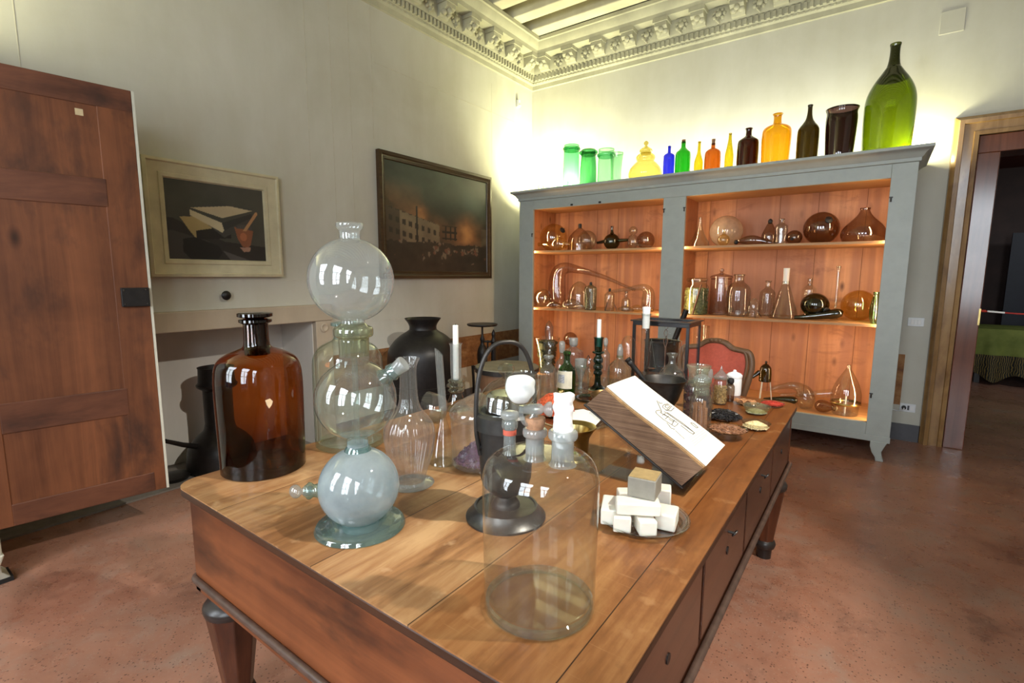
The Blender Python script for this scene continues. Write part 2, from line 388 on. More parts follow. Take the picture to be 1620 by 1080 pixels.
struct('wall_back', w, PLASTER, smooth=False)
struct('wall_right', MB().box(XR, XR+0.2, YR-0.2, 6.6, 0, ZC), PLASTER, smooth=False)
w = MB(); xs = 0.0; WZ0, WZ1 = 0.75, 3.15
for a, b in WINX:
    w.box(xs, a, YR-0.2, YR, 0, ZC); w.box(a, b, YR-0.2, YR, 0, WZ0); w.box(a, b, YR-0.2, YR, WZ1, ZC); xs = b
w.box(xs, XR, YR-0.2, YR, 0, ZC)
struct('wall_front', w, PLASTER, smooth=False)
for i, (a, b) in enumerate(WINX):
    f = MB(); y0, y1 = YR-0.12, YR-0.06
    for x in (a, (a+b)/2-0.03, b-0.06): f.box(x, x+0.06, y0, y1, WZ0, WZ1)
    for z in (WZ0, 1.5, 2.3, WZ1-0.06): f.box(a, b, y0+0.01, y1-0.01, z, z+0.05)
    wn = struct('window_%d' % (i+1), f, CREAMP, smooth=False)
    struct('pane', MB().box(a, b, YR-0.095, YR-0.09, WZ0, WZ1), PANE, wn, smooth=False)
# ceiling: boards above, painted beams along the back wall direction
struct('ceiling', MB().box(-0.5, XR+0.2, YR-0.2, 0.25, ZC, ZC+0.1), plain('ceiling_boards', (0.30, 0.285, 0.22), 0.8, 0, 0.2, 6), smooth=False)
y = -0.385
k = 0
while y > YR:
    struct('beam', MB().box(0, XR, y-0.085, y+0.085, ZC-0.265, ZC), BEAMM, smooth=False, bevel=0.012); y -= 0.37
# cornice: profile swept along the left and the back wall
CP = [(0, 3.895), (0.03, 3.90), (0.035, 3.955), (0.06, 3.975), (0.062, 4.0), (0.075, 4.005), (0.075, 4.075), (0.10, 4.085), (0.12, 4.12), (0.12, 4.275), (0.30, 4.28), (0.31, 4.33), (0.34, 4.35), (0.37, 4.42), (0.40, 4.425), (0.40, 4.47), (0.0, 4.47)]
def cornice(name, fn0, a0, a1, miter):
    fn = lambda a, p, z: fn0(a, p*0.75, 3.895+(z-3.895)*0.86)
    mb = MB(); n = len(CP); v = []
    for end in (0, 1):
        for p, z in CP:
            a = a0 + (p*0.75 if miter else 0) if end == 0 else a1
            v.append(fn(a, p, z))
    f = [(i, (i+1) % n, n+(i+1) % n, n+i) for i in range(n)]
    mb._add(v, f)
    # dentils between two fillets
    a = a0+0.09
    while a < a1:
        q = [fn(a+i*0.028, p, z) for z in (4.008, 4.072) for p in (0.07, 0.105) for i in (0, 1)]
        mb._add(q, [(0, 2, 3, 1), (4, 5, 7, 6), (0, 1, 5, 4), (2, 6, 7, 3), (0, 4, 6, 2), (1, 3, 7, 5)]); a += 0.052
    # egg beads
    a = a0+0.06
    while a < a1:
        c = fn(a, 0.05, 3.985); mb.sphere(c, 0.016, 8); a += 0.05
    co = struct(name, mb, CORN)
    a = a0+0.26; 
    while a < a1:
        m = MB(); d = MB()
        # scrolled bracket
        sec = [(0.10, 4.10), (0.15, 4.105), (0.185, 4.15), (0.215, 4.17), (0.25, 4.165), (0.285, 4.19), (0.29, 4.285), (0.10, 4.285)]
        m.prism(sec, lambda p, z, h: fn(a+h, p, z), -0.065, 0.065)
        for s in (-0.035, 0.035): m.sphere(fn(a+s, 0.2, 4.155), 0.034, 10)
        m.sphere(fn(a, 0.26, 4.16), 0.03, 10)
        m.prism([(0.10, 4.235), (0.305, 4.235), (0.305, 4.285), (0.10, 4.285)], lambda p, z, h: fn(a+h, p, z), -0.08, 0.08)
        struct('modillion', m, CORN, co)
        # rosette between two brackets
        b = a+0.19
        d.sphere(fn(b, 0.125, 4.19), 0.035, 10)
        for k in range(7):
            t = 2*PI*k/7; c = fn(b+0.05*math.cos(t), 0.122, 4.19+0.05*math.sin(t)); d.sphere(c, 0.022, 8)
        d.tube([fn(b, 0.13, 4.16), fn(b-0.015, 0.15, 4.12), fn(b+0.01, 0.13, 4.09)], 0.012, 6)
        struct('rosette', d, CORN, co)
        a += 0.38
    return co
cornice('trim_1', lambda a, p, z: (p, -a, z), 0.0, -YR, True)
cornice('trim_2', lambda a, p, z: (a, -p, z), 0.0, XR, True)
# exposed brick strip low on the walls
def mk_brick():
    g = G('exposed_brick'); v = g.coord(); n1 = g.noise(v, 14, 6, 0.7); n2 = g.noise(g.coord((1, 1, 3)), 4, 5, 0.6)
    col = g.ramp(g.math('ADD', g.math('MULTIPLY', n1, 0.5), g.math('MULTIPLY', n2, 0.5)), (0.35, (0.13, 0.05, 0.02)), (0.5, (0.27, 0.12, 0.04)), (0.68, (0.42, 0.23, 0.10)))
    return g.done(g.pbsdf(col, 0.75, 0, g.bump(n1, 0.5, 0.01)))
BRICK = mk_brick()
struct('trim_3', MB().box(0, 0.004, FY1+0.16, 0, 0.42, 0.785), BRICK, smooth=False)
struct('trim_4', MB().box(0, 4.135, -0.004, 0, 0.33, 0.80), BRICK, smooth=False)
struct('baseboard_back', MB().box(0, 4.29, -0.015, 0, 0, 0.155), GREYD, smooth=False)
struct('baseboard_left', MB().box(0, 0.015, FY1+0.16, 0, 0, 0.155), GREYD, smooth=False)
# stone surround of the fireplace
fp = struct('trim_5', MB().box(-0.02, 0.06, FY0-0.16, FY1+0.16, FZ, FZ+0.14), STONE, smooth=False, bevel=0.008)
struct('jamb', MB().box(-0.02, 0.055, FY1, FY1+0.155, 0, FZ), STONE, fp, smooth=False, bevel=0.006)
struct('jamb', MB().box(-0.02, 0.055, FY0-0.155, FY0, 0, FZ), STONE, fp, smooth=False, bevel=0.006)
struct('roundel', MB().lathe([(0, 0.0), (0.035, 0.0), (0.04, 0.008), (0.028, 0.012), (0.02, 0.006), (0, 0.006)], (0.055, FY1+0.075, 1.05), 20, None, orient((1, 0, 0))), STONE, fp)
struct('lining', MB().box(-0.5, -0.49, FY0, FY1, 0, FZ).box(-0.5, 0.0, FY1-0.006, FY1, 0, FZ).box(-0.5, 0.0, FY0, FY0+0.006, 0, FZ), PLASTERW, fp, smooth=False)
struct('hearth', MB().box(-0.49, 0.0, FY0+0.006, FY1-0.006, 0.0, 0.012), plain('grey_hearth_stone', (0.20, 0.18, 0.16), 0.6), fp, smooth=False)
# painted lines of the mock architecture: faint grooves in the plaster
ln = MB()
for yy, z0, z1 in ((-3.05, 1.3, 3.89), (-2.86, 1.25, 3.89), (-2.62, 2.75, 3.89), (-3.28, 2.4, 3.89), (-5.0, 2.55, 3.7), (-0.86, 2.75, 3.75)):
    ln.box(0, 0.0012, yy, yy+0.004, z0, z1)
ln.box(0, 0.0015, -2.6, -0.3, 3.42, 3.425); ln.box(0, 0.0015, -2.6, -0.02, 1.06, 1.065); ln.box(0, 0.0015, -4.6, -3.0, 1.45, 1.454)
struct('trim_6', ln, plain('ochre_line', (0.52, 0.495, 0.41), 0.8), smooth=False)
# doorway: moulded casing, dark jamb
def casing(name, prof_, mat, x0, x1, z1):
    """prof_ (offset outwards from the opening edge, height from wall)"""
    mb = MB(); n = len(prof_); v = []
    for o_, h in prof_: v.append((x0-o_, -h, 0))
    for o_, h in prof_: v.append((x0-o_, -h, z1+o_))
    for o_, h in prof_: v.append((x1+o_, -h, z1+o_))
    for o_, h in prof_: v.append((x1+o_, -h, 0))
    f = []
    for k in range(3):
        for i in range(n-1): f.append((k*n+i, k*n+i+1, (k+1)*n+i+1, (k+1)*n+i))
    mb._add(v, f); return struct(name, mb, mat, bevel=0)
dc = casing('door_1', [(0.0, 0.0), (0.0, 0.045), (0.03, 0.052), (0.035, 0.04), (0.095, 0.045), (0.10, 0.06), (0.13, 0.065), (0.135, 0.05), (0.16, 0.03), (0.165, 0.0)], CASEW, DX0-0.145, DX1+0.145, DZ+0.145)
jb = MB()
jb.box(DX0-0.14, DX0, -0.03, 0.26, 0, DZ); jb.box(DX1, DX1+0.14, -0.03, 0.26, 0, DZ); jb.box(DX0-0.14, DX1+0.14, -0.03, 0.26, DZ, DZ+0.14)
struct('jamb', jb, JAMBW, dc, smooth=False, bevel=0.006)
pl_ = on(1, -0.031, 1556, 470)
struct('strike_plate', MB().box(DX0-0.012, DX0+0.001, -0.034, 0.0, 1.10, 1.24), BRASS, dc, smooth=False)
# next room
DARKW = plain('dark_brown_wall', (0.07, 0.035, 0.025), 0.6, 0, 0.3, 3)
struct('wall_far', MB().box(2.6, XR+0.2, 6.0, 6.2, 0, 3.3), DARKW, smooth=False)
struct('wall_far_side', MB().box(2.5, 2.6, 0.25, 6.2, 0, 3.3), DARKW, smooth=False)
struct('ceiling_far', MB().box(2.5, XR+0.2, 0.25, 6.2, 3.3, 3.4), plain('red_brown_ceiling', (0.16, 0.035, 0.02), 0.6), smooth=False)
t = thing('dark_screen', 'dark blue panel screen standing in the next room behind the green-covered table', 'screen', (6.4, 5.4, 0))
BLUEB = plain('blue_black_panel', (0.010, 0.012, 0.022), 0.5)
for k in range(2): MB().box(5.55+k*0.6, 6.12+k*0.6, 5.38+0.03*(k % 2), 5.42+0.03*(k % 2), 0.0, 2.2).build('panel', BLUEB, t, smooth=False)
t = thing('covered_table', 'table in the next room draped in a green cloth with dark gold border', 'table', (6.3, 4.2, 0))
MB().box(5.0, 7.1, 3.85, 4.7, 0.74, 0.78).build('table_top', EBON, t, smooth=False)
for x in (5.15, 6.95):
    for y in (3.95, 4.6): MB().box(x-0.03, x+0.03, y-0.03, y+0.03, 0, 0.74).build('leg', EBON, t, smooth=False)
def mk_cloth():
    g = G('green_gold_cloth'); v = g.coord(); z = g.n('SeparateXYZ', Vector=v).outputs[2]
    nz = g.noise(v, 6, 4); col = g.ramp(nz, (0.3, (0.15, 0.19, 0.03)), (0.7, (0.26, 0.30, 0.06)))
    pat = g.n('TexWave', Vector=g.coord((1, 1, 1)), Scale=14.0, Distortion=6.0).outputs[0]
    brd = g.ramp(pat, (0.55, (0.012, 0.014, 0.010)), (0.8, (0.22, 0.15, 0.04)))
    m_ = g.math('LESS_THAN', z, 0.42)
    return g.done(g.pbsdf(g.mix(m_, col, brd), 0.75))
c = MB(); NX, NZ = 60, 14; vv = []; ff = []
for i in range(NX+1):
    x = 4.96+2.2*i/NX
    for k in range(NZ+1):
        u = k/NZ; z = 0.785*(1-u)+(0.10+0.06*math.sin(i*0.5))*u
        vv.append((x, 3.83-0.05*u*(1+math.sin(i*0.85+0.6*math.sin(i*0.2))), z))
    vv.append((x, 4.72, 0.787))
for i in range(NX):
    for k in range(NZ): a = i*(NZ+2)+k; ff.append((a, a+1, a+NZ+3, a+NZ+2))
    a = i*(NZ+2); ff.append((a, a+NZ+2, a+2*NZ+3, a+NZ+1))
c._add(vv, ff); c.build('tablecloth', mk_cloth(), t)
tag(MB().box(5.85, 6.45, 3.95, 4.35, 0.788, 1.14).build('white_box', plain('pale_box', (0.62, 0.66, 0.72), 0.5), None, (6.15, 4.15, 0.788), smooth=False, bevel=0.004), 'white box standing on the green cloth in the next room', 'box')
t = thing('barrier_rope', 'red and white barrier cord stretched across the doorway', 'rope', (DX0, 0.12, 1.21))
MB().tube([(DX0, 0.12, 1.215), (DX0+0.25, 0.12, 1.20), (DX0+0.6, 0.12, 1.195), (DX1, 0.12, 1.215)], 0.006, 8).build('cord', plain('red_cord', (0.5, 0.04, 0.03), 0.7), t)
MB().tube([(DX0+0.005, 0.12, 1.216), (DX0+0.05, 0.12, 1.213)], 0.011, 8).build('hook', plain('red_hook', (0.6, 0.05, 0.03), 0.4), t)
MB().tube([(DX0+0.06, 0.12, 1.2125), (DX0+0.17, 0.12, 1.2045)], 0.008, 8).build('white_sleeve', WHITE, t)
# small wall fittings
t = thing('motion_sensor', 'small white sensor high on the left wall near the corner', 'sensor', (0.0, -0.342, 3.62))
MB().box(0.001, 0.04, -0.365, -0.32, 3.61, 3.70).build('housing', SWITCH, t, bevel=0.006); MB().sphere((0.04, -0.342, 3.63), 0.018, 12).build('lens', CERAM, t)
t = thing('light_switch', 'white light switch plate between cabinet and doorway', 'light switch', (4.184, 0, 1.06))
MB().box(4.126, 4.242, -0.011, -0.001, 1.062, 1.14).build('plate', SWITCH, t, bevel=0.003)
for k in range(3): MB().box(4.148+k*0.025, 4.171+k*0.025, -0.016, -0.010, 1.078, 1.124).build('rocker', CERAM, t, bevel=0.002)
t = thing('wall_socket', 'white wall socket with a black plug low beside the cabinet', 'socket', (4.19, 0, 0.27))
MB().box(4.135, 4.25, -0.011, -0.001, 0.272, 0.35).build('plate', SWITCH, t, bevel=0.003)
MB().lathe([(0, 0), (0.018, 0), (0.016, 0.03), (0.008, 0.036), (0, 0.036)], (4.165, -0.012, 0.312), 16, None, orient((0, -1, 0))).build('plug', BLACKR, t)
MB().box(4.19, 4.205, -0.0125, -0.010, 0.29, 0.332).build('outlet', GREYD, t); MB().box(4.215, 4.235, -0.0125, -0.010, 0.29, 0.332).build('outlet', CERAM, t)
MB().tube(smoothpath([(4.165, -0.045, 0.312), (4.16, -0.06, 0.295), (4.12, -0.03, 0.278), (4.06, -0.02, 0.285), (3.95, -0.02, 0.30)]), 0.005, 8).build('power_cable', SWITCH, t)
tag(MB().box(4.125, 4.285, -0.008, -0.001, 3.52, 3.70).build('wall_hatch', PLASTER, None, (4.2, 0, 3.52), bevel=0.003), 'square plaster access panel high above the cabinet end', 'panel')
t = thing('iron_peg', 'small dark iron peg in the wall under the still life', 'peg', (0, -4.032, 1.347))
MB().lathe([(0.012, 0), (0.012, 0.02), (0.03, 0.028), (0.034, 0.04), (0.02, 0.052), (0, 0.054)], (0.001, -4.032, 1.347), 16, None, orient((1, 0, 0))).build('peg_head', IRON, t)
# ------------------------------------------------------------------ paintings on the left wall
def vnoise(x, y, s=0):
    def h(i, j): 
        q = math.sin(i*127.1+j*311.7+s*74.7)*43758.5453; return q-math.floor(q)
    i, j = math.floor(x), math.floor(y); u, v = x-i, y-j; u = u*u*(3-2*u); v = v*v*(3-2*v)
    return (h(i, j)*(1-u)+h(i+1, j)*u)*(1-v)+(h(i, j+1)*(1-u)+h(i+1, j+1)*u)*v
def fbm(x, y, s=0): return sum(vnoise(x*2**k, y*2**k, s+k)/2**(k+1) for k in range(5))
def lerp(a, b, t): t = max(0, min(1, t)); return tuple(p+(q-p)*t for p, q in zip(a, b))
PAINTM = None
def mk_paint():
    g = G('oil_paint'); a = g.n('Attribute', {'attribute_name': 'paint'}).outputs['Color']
    return g.done(g.pbsdf(a, 0.5))
PAINTM = mk_paint()
def canvas(y0, y1, z0, z1, x, nx, nz, fn, parent):
    mb = MB(); v = []; mb.col = []
    for j in range(nz+1):
        for i in range(nx+1):
            u, w_ = i/nx, j/nz; v.append((x, y0+(y1-y0)*u, z0+(z1-z0)*w_)); mb.col.append(fn(u, w_))
    f = [(j*(nx+1)+i, j*(nx+1)+i+1, (j+1)*(nx+1)+i+1, (j+1)*(nx+1)+i) for j in range(nz) for i in range(nx)]
    mb._add(v, f); return mb.build('canvas', PAINTM, parent, smooth=False)
def frame(y0, y1, z0, z1, prof_, mat, parent):
    """prof_ (inset from the outer edge, x)"""
    mb = MB(); n = len(prof_); v = []
    for cy, cz, sy, sz in ((y0, z0, 1, 1), (y1, z0, -1, 1), (y1, z1, -1, -1), (y0, z1, 1, -1)):
        for o_, h in prof_: v.append((h, cy+sy*o_, cz+sz*o_))
    f = [(k*n+i, k*n+i+1, ((k+1) % 4)*n+i+1, ((k+1) % 4)*n+i) for k in range(4) for i in range(n-1)]
    mb._add(v, f); return mb.build('frame', mat, parent, bevel=0)
def fire(u, v):
    n = fbm(u*5, v*5, 3); n2 = fbm(u*14, v*14, 9)
    sky = lerp((0.012, 0.014, 0.011), (0.04, 0.052, 0.04), (n-0.35)*2.2)
    g_ = math.exp(-((u-0.85)/0.13)**2-((v-0.72)/0.09)**2); sky = lerp(sky, (0.07, 0.10, 0.085), g_*0.8)
    hz = 0.60-0.30*u+0.04*math.sin(u*9)
    fl = math.exp(-((v-hz)/(0.10+0.08*n))**2)*(0.25+1.1*max(0, n-0.3)*2)*(1-0.6*abs(math.sin(u*7.5+0.6)))
    c = lerp(sky, (0.34, 0.13, 0.04), fl*1.0); c = lerp(c, (0.50, 0.25, 0.09), max(0, fl-0.55)*1.3)
    if 0.22 < v < 0.60-0.27*u and u < 0.48:
        c = (0.07, 0.045, 0.028) if u < 0.12 else (0.22, 0.16, 0.095)
        if int(u*36) % 2 and 0.3 < (v*9+u*2.3) % 1 < 0.75: c = (0.02, 0.014, 0.01)
        c = lerp(c, (0.03, 0.02, 0.015), n2*0.6)
    if 0.255 < u < 0.275 and 0.25 < v < 0.63: c = (0.012, 0.009, 0.008)
    if 0.50 < u < 0.66 and 0.33 < v < 0.47 and (int(u*62) % 3 == 0 or int(v*60) % 4 == 0): c = (0.014, 0.010, 0.008)
    if u > 0.93 and 0.25 < v < 0.48: c = lerp((0.16, 0.12, 0.07), (0.03, 0.02, 0.015), n2*1.2)
    if v < 0.27+0.04*n2:
        c = lerp((0.012, 0.009, 0.007), (0.045, 0.03, 0.02), n2)
        if v > 0.08 and n2 > 0.60 and fbm(u*40, v*18, 5) > 0.52: c = (0.16, 0.12, 0.08) if vnoise(u*60, v*30, 2) > 0.5 else (0.14, 0.06, 0.035)
    return c
t = thing('fire_painting', 'dark painting of a burning town in a brown frame on the left wall', 'painting', (0.0, -1.76, 1.465), 'paintings on the left wall')
frame(-2.602, -0.92, 1.465, 2.66, [(0, 0.001), (0, 0.045), (0.03, 0.05), (0.045, 0.038), (0.07, 0.034), (0.078, 0.022)], wood('dark_frame', (0.028, 0.014, 0.006), (0.075, 0.042, 0.018), 1, 0.35), t)
canvas(-2.53, -0.99, 1.537, 2.588, 0.024, 200, 130, fire, t)
def inpoly(x, y, P):
    c = False; j = len(P)-1
    for i in range(len(P)):
        if (P[i][1] > y) != (P[j][1] > y) and x < (P[j][0]-P[i][0])*(y-P[i][1])/(P[j][1]-P[i][1])+P[i][0]: c = not c
        j = i
    return c
SHP = [([(0, 0), (1, 0), (1, 0.2), (0.55, 0.25), (0.05, 0.52), (0, 0.52)], (0.022, 0.018, 0.017)),
       ([(0, 0), (0.2, 0.0), (0.4, 0.24), (0.05, 0.36), (0, 0.36)], (0.045, 0.038, 0.036)),
       ([(0.12, 0.52), (0.2, 0.42), (0.28, 0.26), (0.62, 0.3), (0.62, 0.42), (0.3, 0.56)], (0.012, 0.010, 0.009)),
       ([(0.12, 0.54), (0.27, 0.555), (0.44, 0.42), (0.27, 0.375), (0.27, 0.26), (0.2, 0.38)], (0.40, 0.30, 0.13)),
       ([(0.22, 0.65), (0.55, 0.40), (0.87, 0.60), (0.87, 0.50), (0.58, 0.33), (0.55, 0.30), (0.25, 0.60)], (0.05, 0.045, 0.04)),
       ([(0.23, 0.665), (0.54, 0.565), (0.87, 0.70), (0.62, 0.735)], (0.46, 0.37, 0.23)),
       ([(0.22, 0.64), (0.53, 0.50), (0.55, 0.40), (0.53, 0.37), (0.22, 0.57)], (0.52, 0.44, 0.28)),
       ([(0.53, 0.50), (0.86, 0.66), (0.86, 0.60), (0.55, 0.40)], (0.03, 0.028, 0.026)),
       ([(0.66, 0.46), (0.87, 0.42), (0.83, 0.22), (0.80, 0.18), (0.74, 0.19), (0.69, 0.30)], (0.24, 0.085, 0.04)),
       ([(0.68, 0.44), (0.86, 0.43), (0.85, 0.47), (0.76, 0.50), (0.70, 0.48)], (0.07, 0.06, 0.055)),
       ([(0.71, 0.18), (0.75, 0.12), (0.82, 0.13), (0.83, 0.19)], (0.36, 0.20, 0.14)),
       ([(0.75, 0.41), (0.79, 0.41), (0.93, 0.66), (0.92, 0.69), (0.90, 0.68)], (0.42, 0.22, 0.10)),
       ([(0.14, 0.26), (0.25, 0.29), (0.48, 0.19), (0.52, 0.10), (0.46, 0.0), (0.2, 0.0), (0.13, 0.1)], (0.008, 0.007, 0.007)),
       ([(0.52, 0.13), (0.54, 0.12), (0.82, 0.0), (0.60, 0.0)], (0.085, 0.075, 0.07))]
def still(u, v):
    n = fbm(u*4, v*4, 1); c = lerp((0.035, 0.034, 0.026), (0.075, 0.07, 0.055), n+0.2*u-0.1)
    for P, col in SHP:
        if inpoly(u, v, P): c = lerp(tuple(0.8*q for q in col), col, n*1.6)
    if (u-0.755)**2*2.2+(v-0.33)**2 < 0.0032: c = lerp(c, (0.42, 0.14, 0.06), 0.7)
    return c
t = thing('still_life_painting', 'painting of books and a mortar in a wide cream frame above the fireplace', 'painting', (0.0, -4.04, 1.482), 'paintings on the left wall')
frame(-4.49, -3.592, 1.482, 2.25, [(0, 0.001), (0, 0.05), (0.018, 0.056), (0.026, 0.045), (0.085, 0.034), (0.09, 0.04), (0.112, 0.038), (0.122, 0.022)], plain('cream_gilt_frame', (0.55, 0.50, 0.34), 0.5, 0, 0.12, 9), t)
canvas(-4.37, -3.712, 1.602, 2.13, 0.024, 170, 140, still, t)
# ------------------------------------------------------------------ the big table
T = 0.835
TX1 = on(2, T, 989, 1080)[0]; TY0 = on(2, T, 700, 1021.5)[1]; TX0 = on(2, T, 283, 763)[0]-0.005; TY1 = on(2, T, 1262, 640)[1]+0.03
def mk_top():
    g = G('worn_table_top'); v = g.coord((9, 0.8, 9)); sx = g.n('SeparateXYZ', Vector=g.coord())
    n1 = g.noise(v, 2.0, 7, 0.65, 0.8); n2 = g.noise(g.coord((1.6, 0.8, 1)), 2.2, 6, 0.65, 0.6); n3 = g.noise(g.coord((60, 3, 60)), 1.0, 4)
    f = g.math('ADD', g.math('MULTIPLY', n1, 0.38), g.math('ADD', g.math('MULTIPLY', n2, 0.5), g.math('MULTIPLY', n3, 0.12)))
    new = g.ramp(f, (0.36, (0.17, 0.06, 0.02)), (0.5, (0.32, 0.135, 0.043)), (0.62, (0.43, 0.205, 0.075)))  # orange-brown tone of the far end
    blond = g.ramp(f, (0.37, (0.19, 0.085, 0.034)), (0.48, (0.36, 0.18, 0.075)), (0.60, (0.56, 0.345, 0.165)))
    # the near end is paler than the far end
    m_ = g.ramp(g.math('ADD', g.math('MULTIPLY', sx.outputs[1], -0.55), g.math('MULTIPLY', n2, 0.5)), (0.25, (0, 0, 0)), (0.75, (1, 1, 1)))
    col = g.mix(m_, new, blond)
    st = g.noise(g.coord((2.2, 1.5, 1)), 2.6, 6, 0.7); col = g.mix(g.ramp(st, (0.58, (0, 0, 0)), (0.72, (0.55, 0.55, 0.55))), col, (0.17, 0.085, 0.04))
    sp_ = g.noise(g.coord(), 16, 3, 0.5); col = g.mix(g.ramp(sp_, (0.62, (0, 0, 0)), (0.72, (0.55, 0.55, 0.55))), col, (0.60, 0.39, 0.21))
    sc_ = g.noise(g.coord((3, 90, 3), (0, 0, 0.7)), 1.3, 2, 0.5); col = g.mix(g.ramp(sc_, (0.70, (0, 0, 0)), (0.74, (0.3, 0.3, 0.3))), col, (0.62, 0.44, 0.27))
    x = sx.outputs[0]
    for xs_ in SEAMS:
        d = g.math('ABSOLUTE', g.math('SUBTRACT', x, xs_-OX)); col = g.mix(g.math('LESS_THAN', d, 0.0013), col, (0.06, 0.028, 0.014))
    tone = g.ramp(g.math('DIVIDE', g.math('ADD', x, 0.9), 1.8), *[(max(0.0, (q-OX+0.9)/1.8), c_) for q, c_ in zip([TX0-0.2]+SEAMS, ((0.84, 0.81, 0.78), (0.70, 0.66, 0.63), (0.82, 0.79, 0.76), (0.60, 0.465, 0.35), (0.57, 0.44, 0.33)))], interp='CONSTANT')
    col = g.mix(1.0, col, tone, 'MULTIPLY')
    return g.done(g.pbsdf(col, g.ramp(n2, (0.3, (0.30, 0.30, 0.30)), (0.7, (0.48, 0.48, 0.48))), 0, g.bump(n1, 0.10, 0.004), Specular_IOR_Level=0.35))
s_ = [on(2, T, *p)[0] for p in ((380, 795), (489.7, 896.5), (646, 988))]
SEAMS = [float(s_[0]), float(s_[1]), float(s_[2]), float(s_[2]+0.30)]
OX = (TX0+TX1)/2; OY = (TY0+TY1)/2
table = thing('pharmacy_table', 'long dark-red wooden work table with a scratched pale top and drawers', 'table', (OX, OY, 0))
def rrect(x0, x1, y0, y1, r, n=7):
    P = []
    for cx_, cy_, a0 in ((x1-r, y1-r, 0), (x0+r, y1-r, PI/2), (x0+r, y0+r, PI), (x1-r, y0+r, 1.5*PI)):
        P += [(cx_+r*math.cos(a0+PI/2*k/n), cy_+r*math.sin(a0+PI/2*k/n)) for k in range(n+1)]
    return P
TH = 0.028
top = MB().prism(rrect(TX0, TX1, TY0, TY1, 0.07), lambda a, b, h: (a, b, h), T-0.004, T)
MB().prism(rrect(TX0, TX1, TY0, TY1, 0.07), lambda a, b, h: (a, b, h), T-TH, T-0.0042).build('top_edge', wood('top_edge_wood', (0.022, 0.010, 0.006), (0.06, 0.024, 0.012), 0, 0.4), table, bevel=0.004)
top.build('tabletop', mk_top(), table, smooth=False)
AX0, AX1, AY0, AY1, AZ = TX0+0.035, TX1-0.02, TY0+0.03, TY1-0.035, 0.515
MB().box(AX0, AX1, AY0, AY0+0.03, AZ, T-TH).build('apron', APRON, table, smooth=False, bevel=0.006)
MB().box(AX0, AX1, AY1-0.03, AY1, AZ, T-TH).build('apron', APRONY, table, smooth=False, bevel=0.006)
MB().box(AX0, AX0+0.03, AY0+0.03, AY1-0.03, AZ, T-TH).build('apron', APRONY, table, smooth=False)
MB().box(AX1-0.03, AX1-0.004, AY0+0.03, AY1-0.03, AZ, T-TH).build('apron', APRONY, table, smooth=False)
b_ = MB(); q = rrect(AX0-0.008, AX1+0.008, AY0-0.008, AY1+0.008, 0.03, 4); q.append(q[0])
b_.tube([(x, y, AZ) for x, y in q], 0.011, 10).build('bead_moulding', plain('worn_bead', (0.075, 0.045, 0.034), 0.3, 0, 0.3, 30), table)
r_ = MB()
for x0, x1, y0, y1 in ((AX0, AX1, AY0, AY0+0.03), (AX0, AX1, AY1-0.03, AY1), (AX0, AX0+0.03, AY0, AY1), (AX1-0.03, AX1, AY0, AY1)): r_.box(x0, x1, y0, y1, AZ-0.045, AZ-0.006)
r_.build('rail', APRON, table, smooth=False)
# drawers on the right side
ys = np.linspace(AY0+0.10, AY1-0.10, 5)
for k in range(4):
    y0, y1 = ys[k]+0.012, ys[k+1]-0.012
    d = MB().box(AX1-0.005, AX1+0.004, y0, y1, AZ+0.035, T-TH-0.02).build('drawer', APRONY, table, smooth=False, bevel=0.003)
    yc = (y0+y1)/2
    MB().lathe([(0, 0), (0.012, 0), (0.012, 0.003), (0, 0.003)], (AX1+0.0035, yc, T-0.15), 14, None, orient((1, 0, 0))).build('keyhole', IRON, d)
    if k in (1, 2):
        kk = MB().tube([(AX1+0.004, yc, T-0.09), (AX1+0.022, yc, T-0.09)], 0.004, 8); kk.tube([(AX1+0.022+0.006*math.cos(a), yc+0.012*math.sin(a), T-0.09+0.008*math.cos(a)) for a in np.linspace(0, 2*PI, 13)], 0.0025, 6)
        kk.build('key', IRON2, d)
for lx, ly in ((AX0+0.075, AY0+0.075), (AX1-0.075, AY0+0.075), (AX0+0.075, AY1-0.09), (AX1-0.075, AY1-0.09)):
    lg = MB().lathe([(0.02, AZ-0.045-0.075), (0.083, AZ-0.12), (0.046, 0.11), (0.046, 0.10), (0.02, 0.10)], (lx, ly, 0), 8, None, Matrix.Rotation(PI/8, 3, 'Z')).build('leg', LEGW, table, smooth=False, bevel=0.004)
    MB().lathe(smoothprof([(0.06, AZ-0.045), (0.05, AZ-0.055), (0.055, AZ-0.07), (0.078, AZ-0.085), (0.088, AZ-0.10), (0.084, AZ-0.12)], 3), (lx, ly, 0), 28).build('collar', EBON, lg)
    MB().lathe([(0.0, 0.0), (0.036, 0.0), (0.038, 0.05), (0.05, 0.06), (0.055, 0.08), (0.05, 0.095), (0.04, 0.105), (0.0, 0.105)], (lx, ly, 0), 24).build('foot', EBON, lg)
